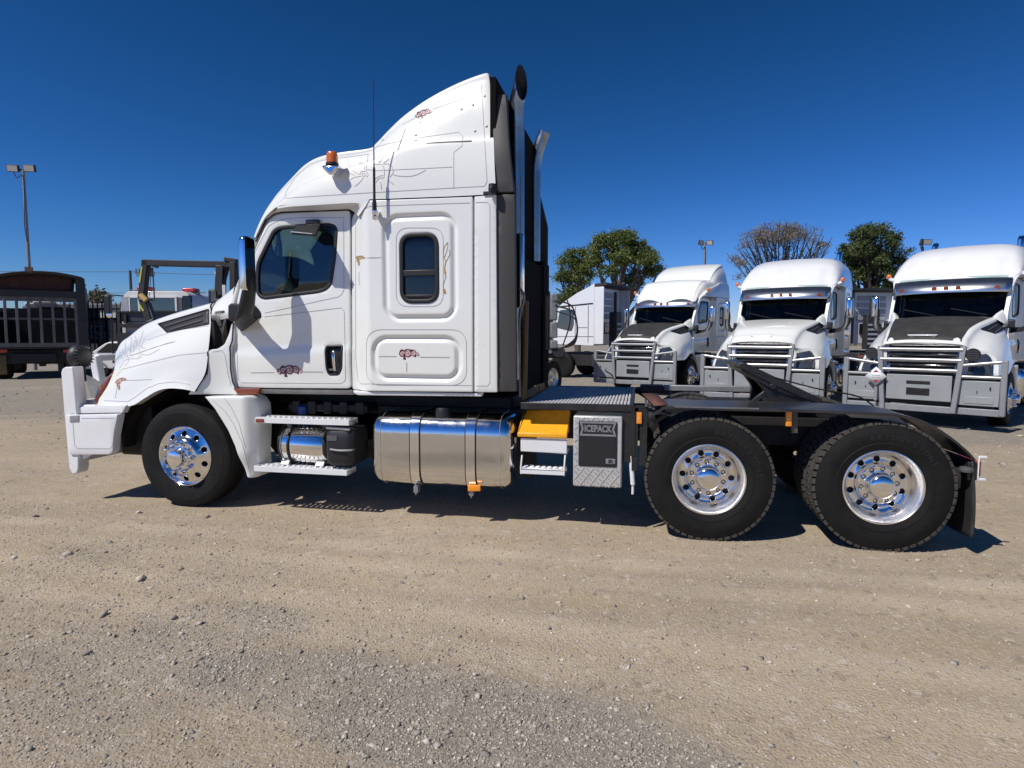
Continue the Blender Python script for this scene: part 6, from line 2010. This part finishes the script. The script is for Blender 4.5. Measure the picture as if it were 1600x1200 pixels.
sx2 = N('ShaderNodeSeparateColor'); nt.links.new(vo2.outputs['Color'], sx2.inputs[0])
c = mix(rng_(sx.outputs[0], .0, 1, 0, .22), c, (.19, .16, .125))
c = mix(rng_(sx.outputs[1], .80, .83, 0, .5), c, (.46, .41, .34))
c = mix(rng_(sx2.outputs[0], .97, .98, 0, .35), c, (.60, .55, .47))
c = mix(rng_(sx2.outputs[1], .965, .975, 0, .35), c, (.16, .13, .10))
nt.links.new(c, B.inputs['Base Color'])
B.inputs['Roughness'].default_value = .92; B.inputs['Specular IOR Level'].default_value = .25
h1_ = rng_(vo.outputs['Distance'], 0, .6, 1, 0); h2_ = rng_(vo2.outputs['Distance'], 0, .35, 1, 0)
st = N('ShaderNodeMath'); st.operation = 'MULTIPLY'; nt.links.new(h2_, st.inputs[0]); nt.links.new(rng_(sx2.outputs[2], .62, .75), st.inputs[1])
ad = N('ShaderNodeMath'); ad.operation = 'ADD'; nt.links.new(h1_, ad.inputs[0]); nt.links.new(st.outputs[0], ad.inputs[1])
ad2 = N('ShaderNodeMath'); ad2.operation = 'ADD'; nt.links.new(ad.outputs[0], ad2.inputs[0]); nt.links.new(noise(160, 3), ad2.inputs[1])
bp = N('ShaderNodeBump'); bp.inputs['Strength'].default_value = .55; bp.inputs['Distance'].default_value = .012
nt.links.new(ad2.outputs[0], bp.inputs['Height']); nt.links.new(bp.outputs[0], B.inputs['Normal'])
me.materials.append(gm)

# loose stones lying on it
g = np.random.default_rng(77)
ph = (1 + 5 ** .5) / 2
ico = np.array([(-1, ph, 0), (1, ph, 0), (-1, -ph, 0), (1, -ph, 0), (0, -1, ph), (0, 1, ph), (0, -1, -ph), (0, 1, -ph), (ph, 0, -1), (ph, 0, 1), (-ph, 0, -1), (-ph, 0, 1)]) / math.hypot(1, ph)
icf = np.array([(0, 11, 5), (0, 5, 1), (0, 1, 7), (0, 7, 10), (0, 10, 11), (1, 5, 9), (5, 11, 4), (11, 10, 2), (10, 7, 6), (7, 1, 8), (3, 9, 4), (3, 4, 2), (3, 2, 6), (3, 6, 8), (3, 8, 9), (4, 9, 5), (2, 4, 11), (6, 2, 10), (8, 6, 7), (9, 8, 1)])
def stones(n, box_, size, accept, seed):
    g = np.random.default_rng(seed)
    X = g.uniform(box_[0], box_[1], n); Y = g.uniform(box_[2], box_[3], n)
    return pick(g, X, Y, size, accept)
def pick(g, X, Y, size, accept):
    keep = g.random(len(X)) < accept(X, Y)
    X, Y = X[keep], Y[keep]
    s = size[0] * np.exp(g.exponential(size[1], len(X)))
    return X, Y, np.minimum(s, size[2])
def fan(n, d0, d1, size, accept, seed):             # spread over the foreground of the yard
    g = np.random.default_rng(seed)
    d = np.sqrt(g.uniform(d0 ** 2, d1 ** 2, n)); u = g.uniform(-.95, .95, n) * d
    X = CX + u * math.cos(CA) - d * math.sin(CA); Y = CY + u * math.sin(CA) + d * math.cos(CA)
    return pick(g, X, Y, size, accept)
near = fan(15000, 2.2, 5.2, (.0042, .40, .017), lambda x, y: np.clip(.06 + .9 * gravel_amount(x, y) ** 1.2, 0, 1), 5)
midd = stones(9000, (-7, 12, -2.6, 3.5), (.006, .40, .028), lambda x, y: (.16 + .4 * gravel_amount(x, y)) * ((y < .1) | (y > 2.3) | (x < -1.4) | (x > 7)), 6)
back_ = stones(9000, (-16, 16, 3.0, 20), (.010, .40, .045), lambda x, y: .5 + 0 * x, 8)
chips = fan(400000, 2.2, 6.2, (.0024, .36, .009), lambda x, y: np.clip(.09 + .95 * gravel_amount(x, y) ** 1.1, 0, 1) * (y < .2), 15)
X = np.concatenate([near[0], midd[0], back_[0]]); Y = np.concatenate([near[1], midd[1], back_[1]]); s = np.concatenate([near[2], midd[2], back_[2]])
octa = np.array([(1, 0, 0), (-1, 0, 0), (0, 1, 0), (0, -1, 0), (0, 0, 1), (0, 0, -1)], float)
ocf = np.array([(0, 2, 4), (2, 1, 4), (1, 3, 4), (3, 0, 4), (2, 0, 5), (1, 2, 5), (3, 1, 5), (0, 3, 5)])
def scatter(X, Y, s, base, faces, lo, hi):
    n = len(X)
    sc = s[:, None] * g.uniform(.55, 1.3, (n, 3)) * np.array([1.2, 1, .62])
    V = base[None] * g.uniform(lo, hi, (n, len(base), 1)) + g.normal(0, .12, (n, len(base), 3))
    V = V * sc[:, None]
    an_ = g.uniform(0, 2 * math.pi, n)
    cz, sz = np.cos(an_)[:, None], np.sin(an_)[:, None]
    tl = g.normal(0, .35, (n, 1))
    V = np.stack([V[..., 0], V[..., 1] - V[..., 2] * tl, V[..., 2] + V[..., 1] * tl], -1)
    V = np.stack([V[..., 0] * cz - V[..., 1] * sz, V[..., 0] * sz + V[..., 1] * cz, V[..., 2]], -1)
    V += np.stack([X, Y, height(X, Y) + sc[:, 2] * .30], -1)[:, None]
    return V.reshape(-1, 3), (np.arange(n)[:, None, None] * len(base) + faces[None]).reshape(-1, 3)
V1, F1 = scatter(X, Y, s, ico, icf, .50, 1.35)
V2, F2 = scatter(*chips, octa, ocf, .75, 1.3)
V = np.concatenate([V1, V2]); F = np.concatenate([F1, F2 + len(V1)])
print('stones', len(X), len(chips[0]), 'tris', len(F))
me = bpy.data.meshes.new('loose_gravel')
me.vertices.add(len(V)); me.vertices.foreach_set('co', V.ravel())
me.loops.add(F.size); me.loops.foreach_set('vertex_index', F.ravel())
me.polygons.add(len(F)); me.polygons.foreach_set('loop_start', np.arange(0, F.size, 3)); me.polygons.foreach_set('loop_total', np.full(len(F), 3))
me.update()
tn = np.concatenate([g.beta(1.6, 2.6, len(X)).repeat(12), g.beta(1.8, 2.2, len(chips[0])).repeat(6)])
at_ = me.attributes.new('tint', 'FLOAT', 'POINT'); at_.data.foreach_set('value', tn.astype(np.float32))
sm = bpy.data.materials.new('stone_mix'); sm.use_nodes = True
nt2 = sm.node_tree; a_ = nt2.nodes.new('ShaderNodeAttribute'); a_.attribute_name = 'tint'
cr = nt2.nodes.new('ShaderNodeValToRGB')
cr.color_ramp.elements[0].color = (.19, .17, .145, 1); cr.color_ramp.elements[1].color = (.74, .69, .60, 1)
e = cr.color_ramp.elements.new(.35); e.color = (.34, .30, .25, 1)
e = cr.color_ramp.elements.new(.65); e.color = (.49, .43, .35, 1)
nt2.links.new(a_.outputs['Fac'], cr.inputs[0]); nt2.links.new(cr.outputs[0], nt2.nodes['Principled BSDF'].inputs['Base Color'])
nt2.nodes['Principled BSDF'].inputs['Roughness'].default_value = .85
me.materials.append(sm)
lg = bpy.data.objects.new('loose_gravel', me); COL.objects.link(lg)
tag(lg, 'loose grey gravel and pebbles scattered over the dirt yard', 'gravel', kind='stuff')
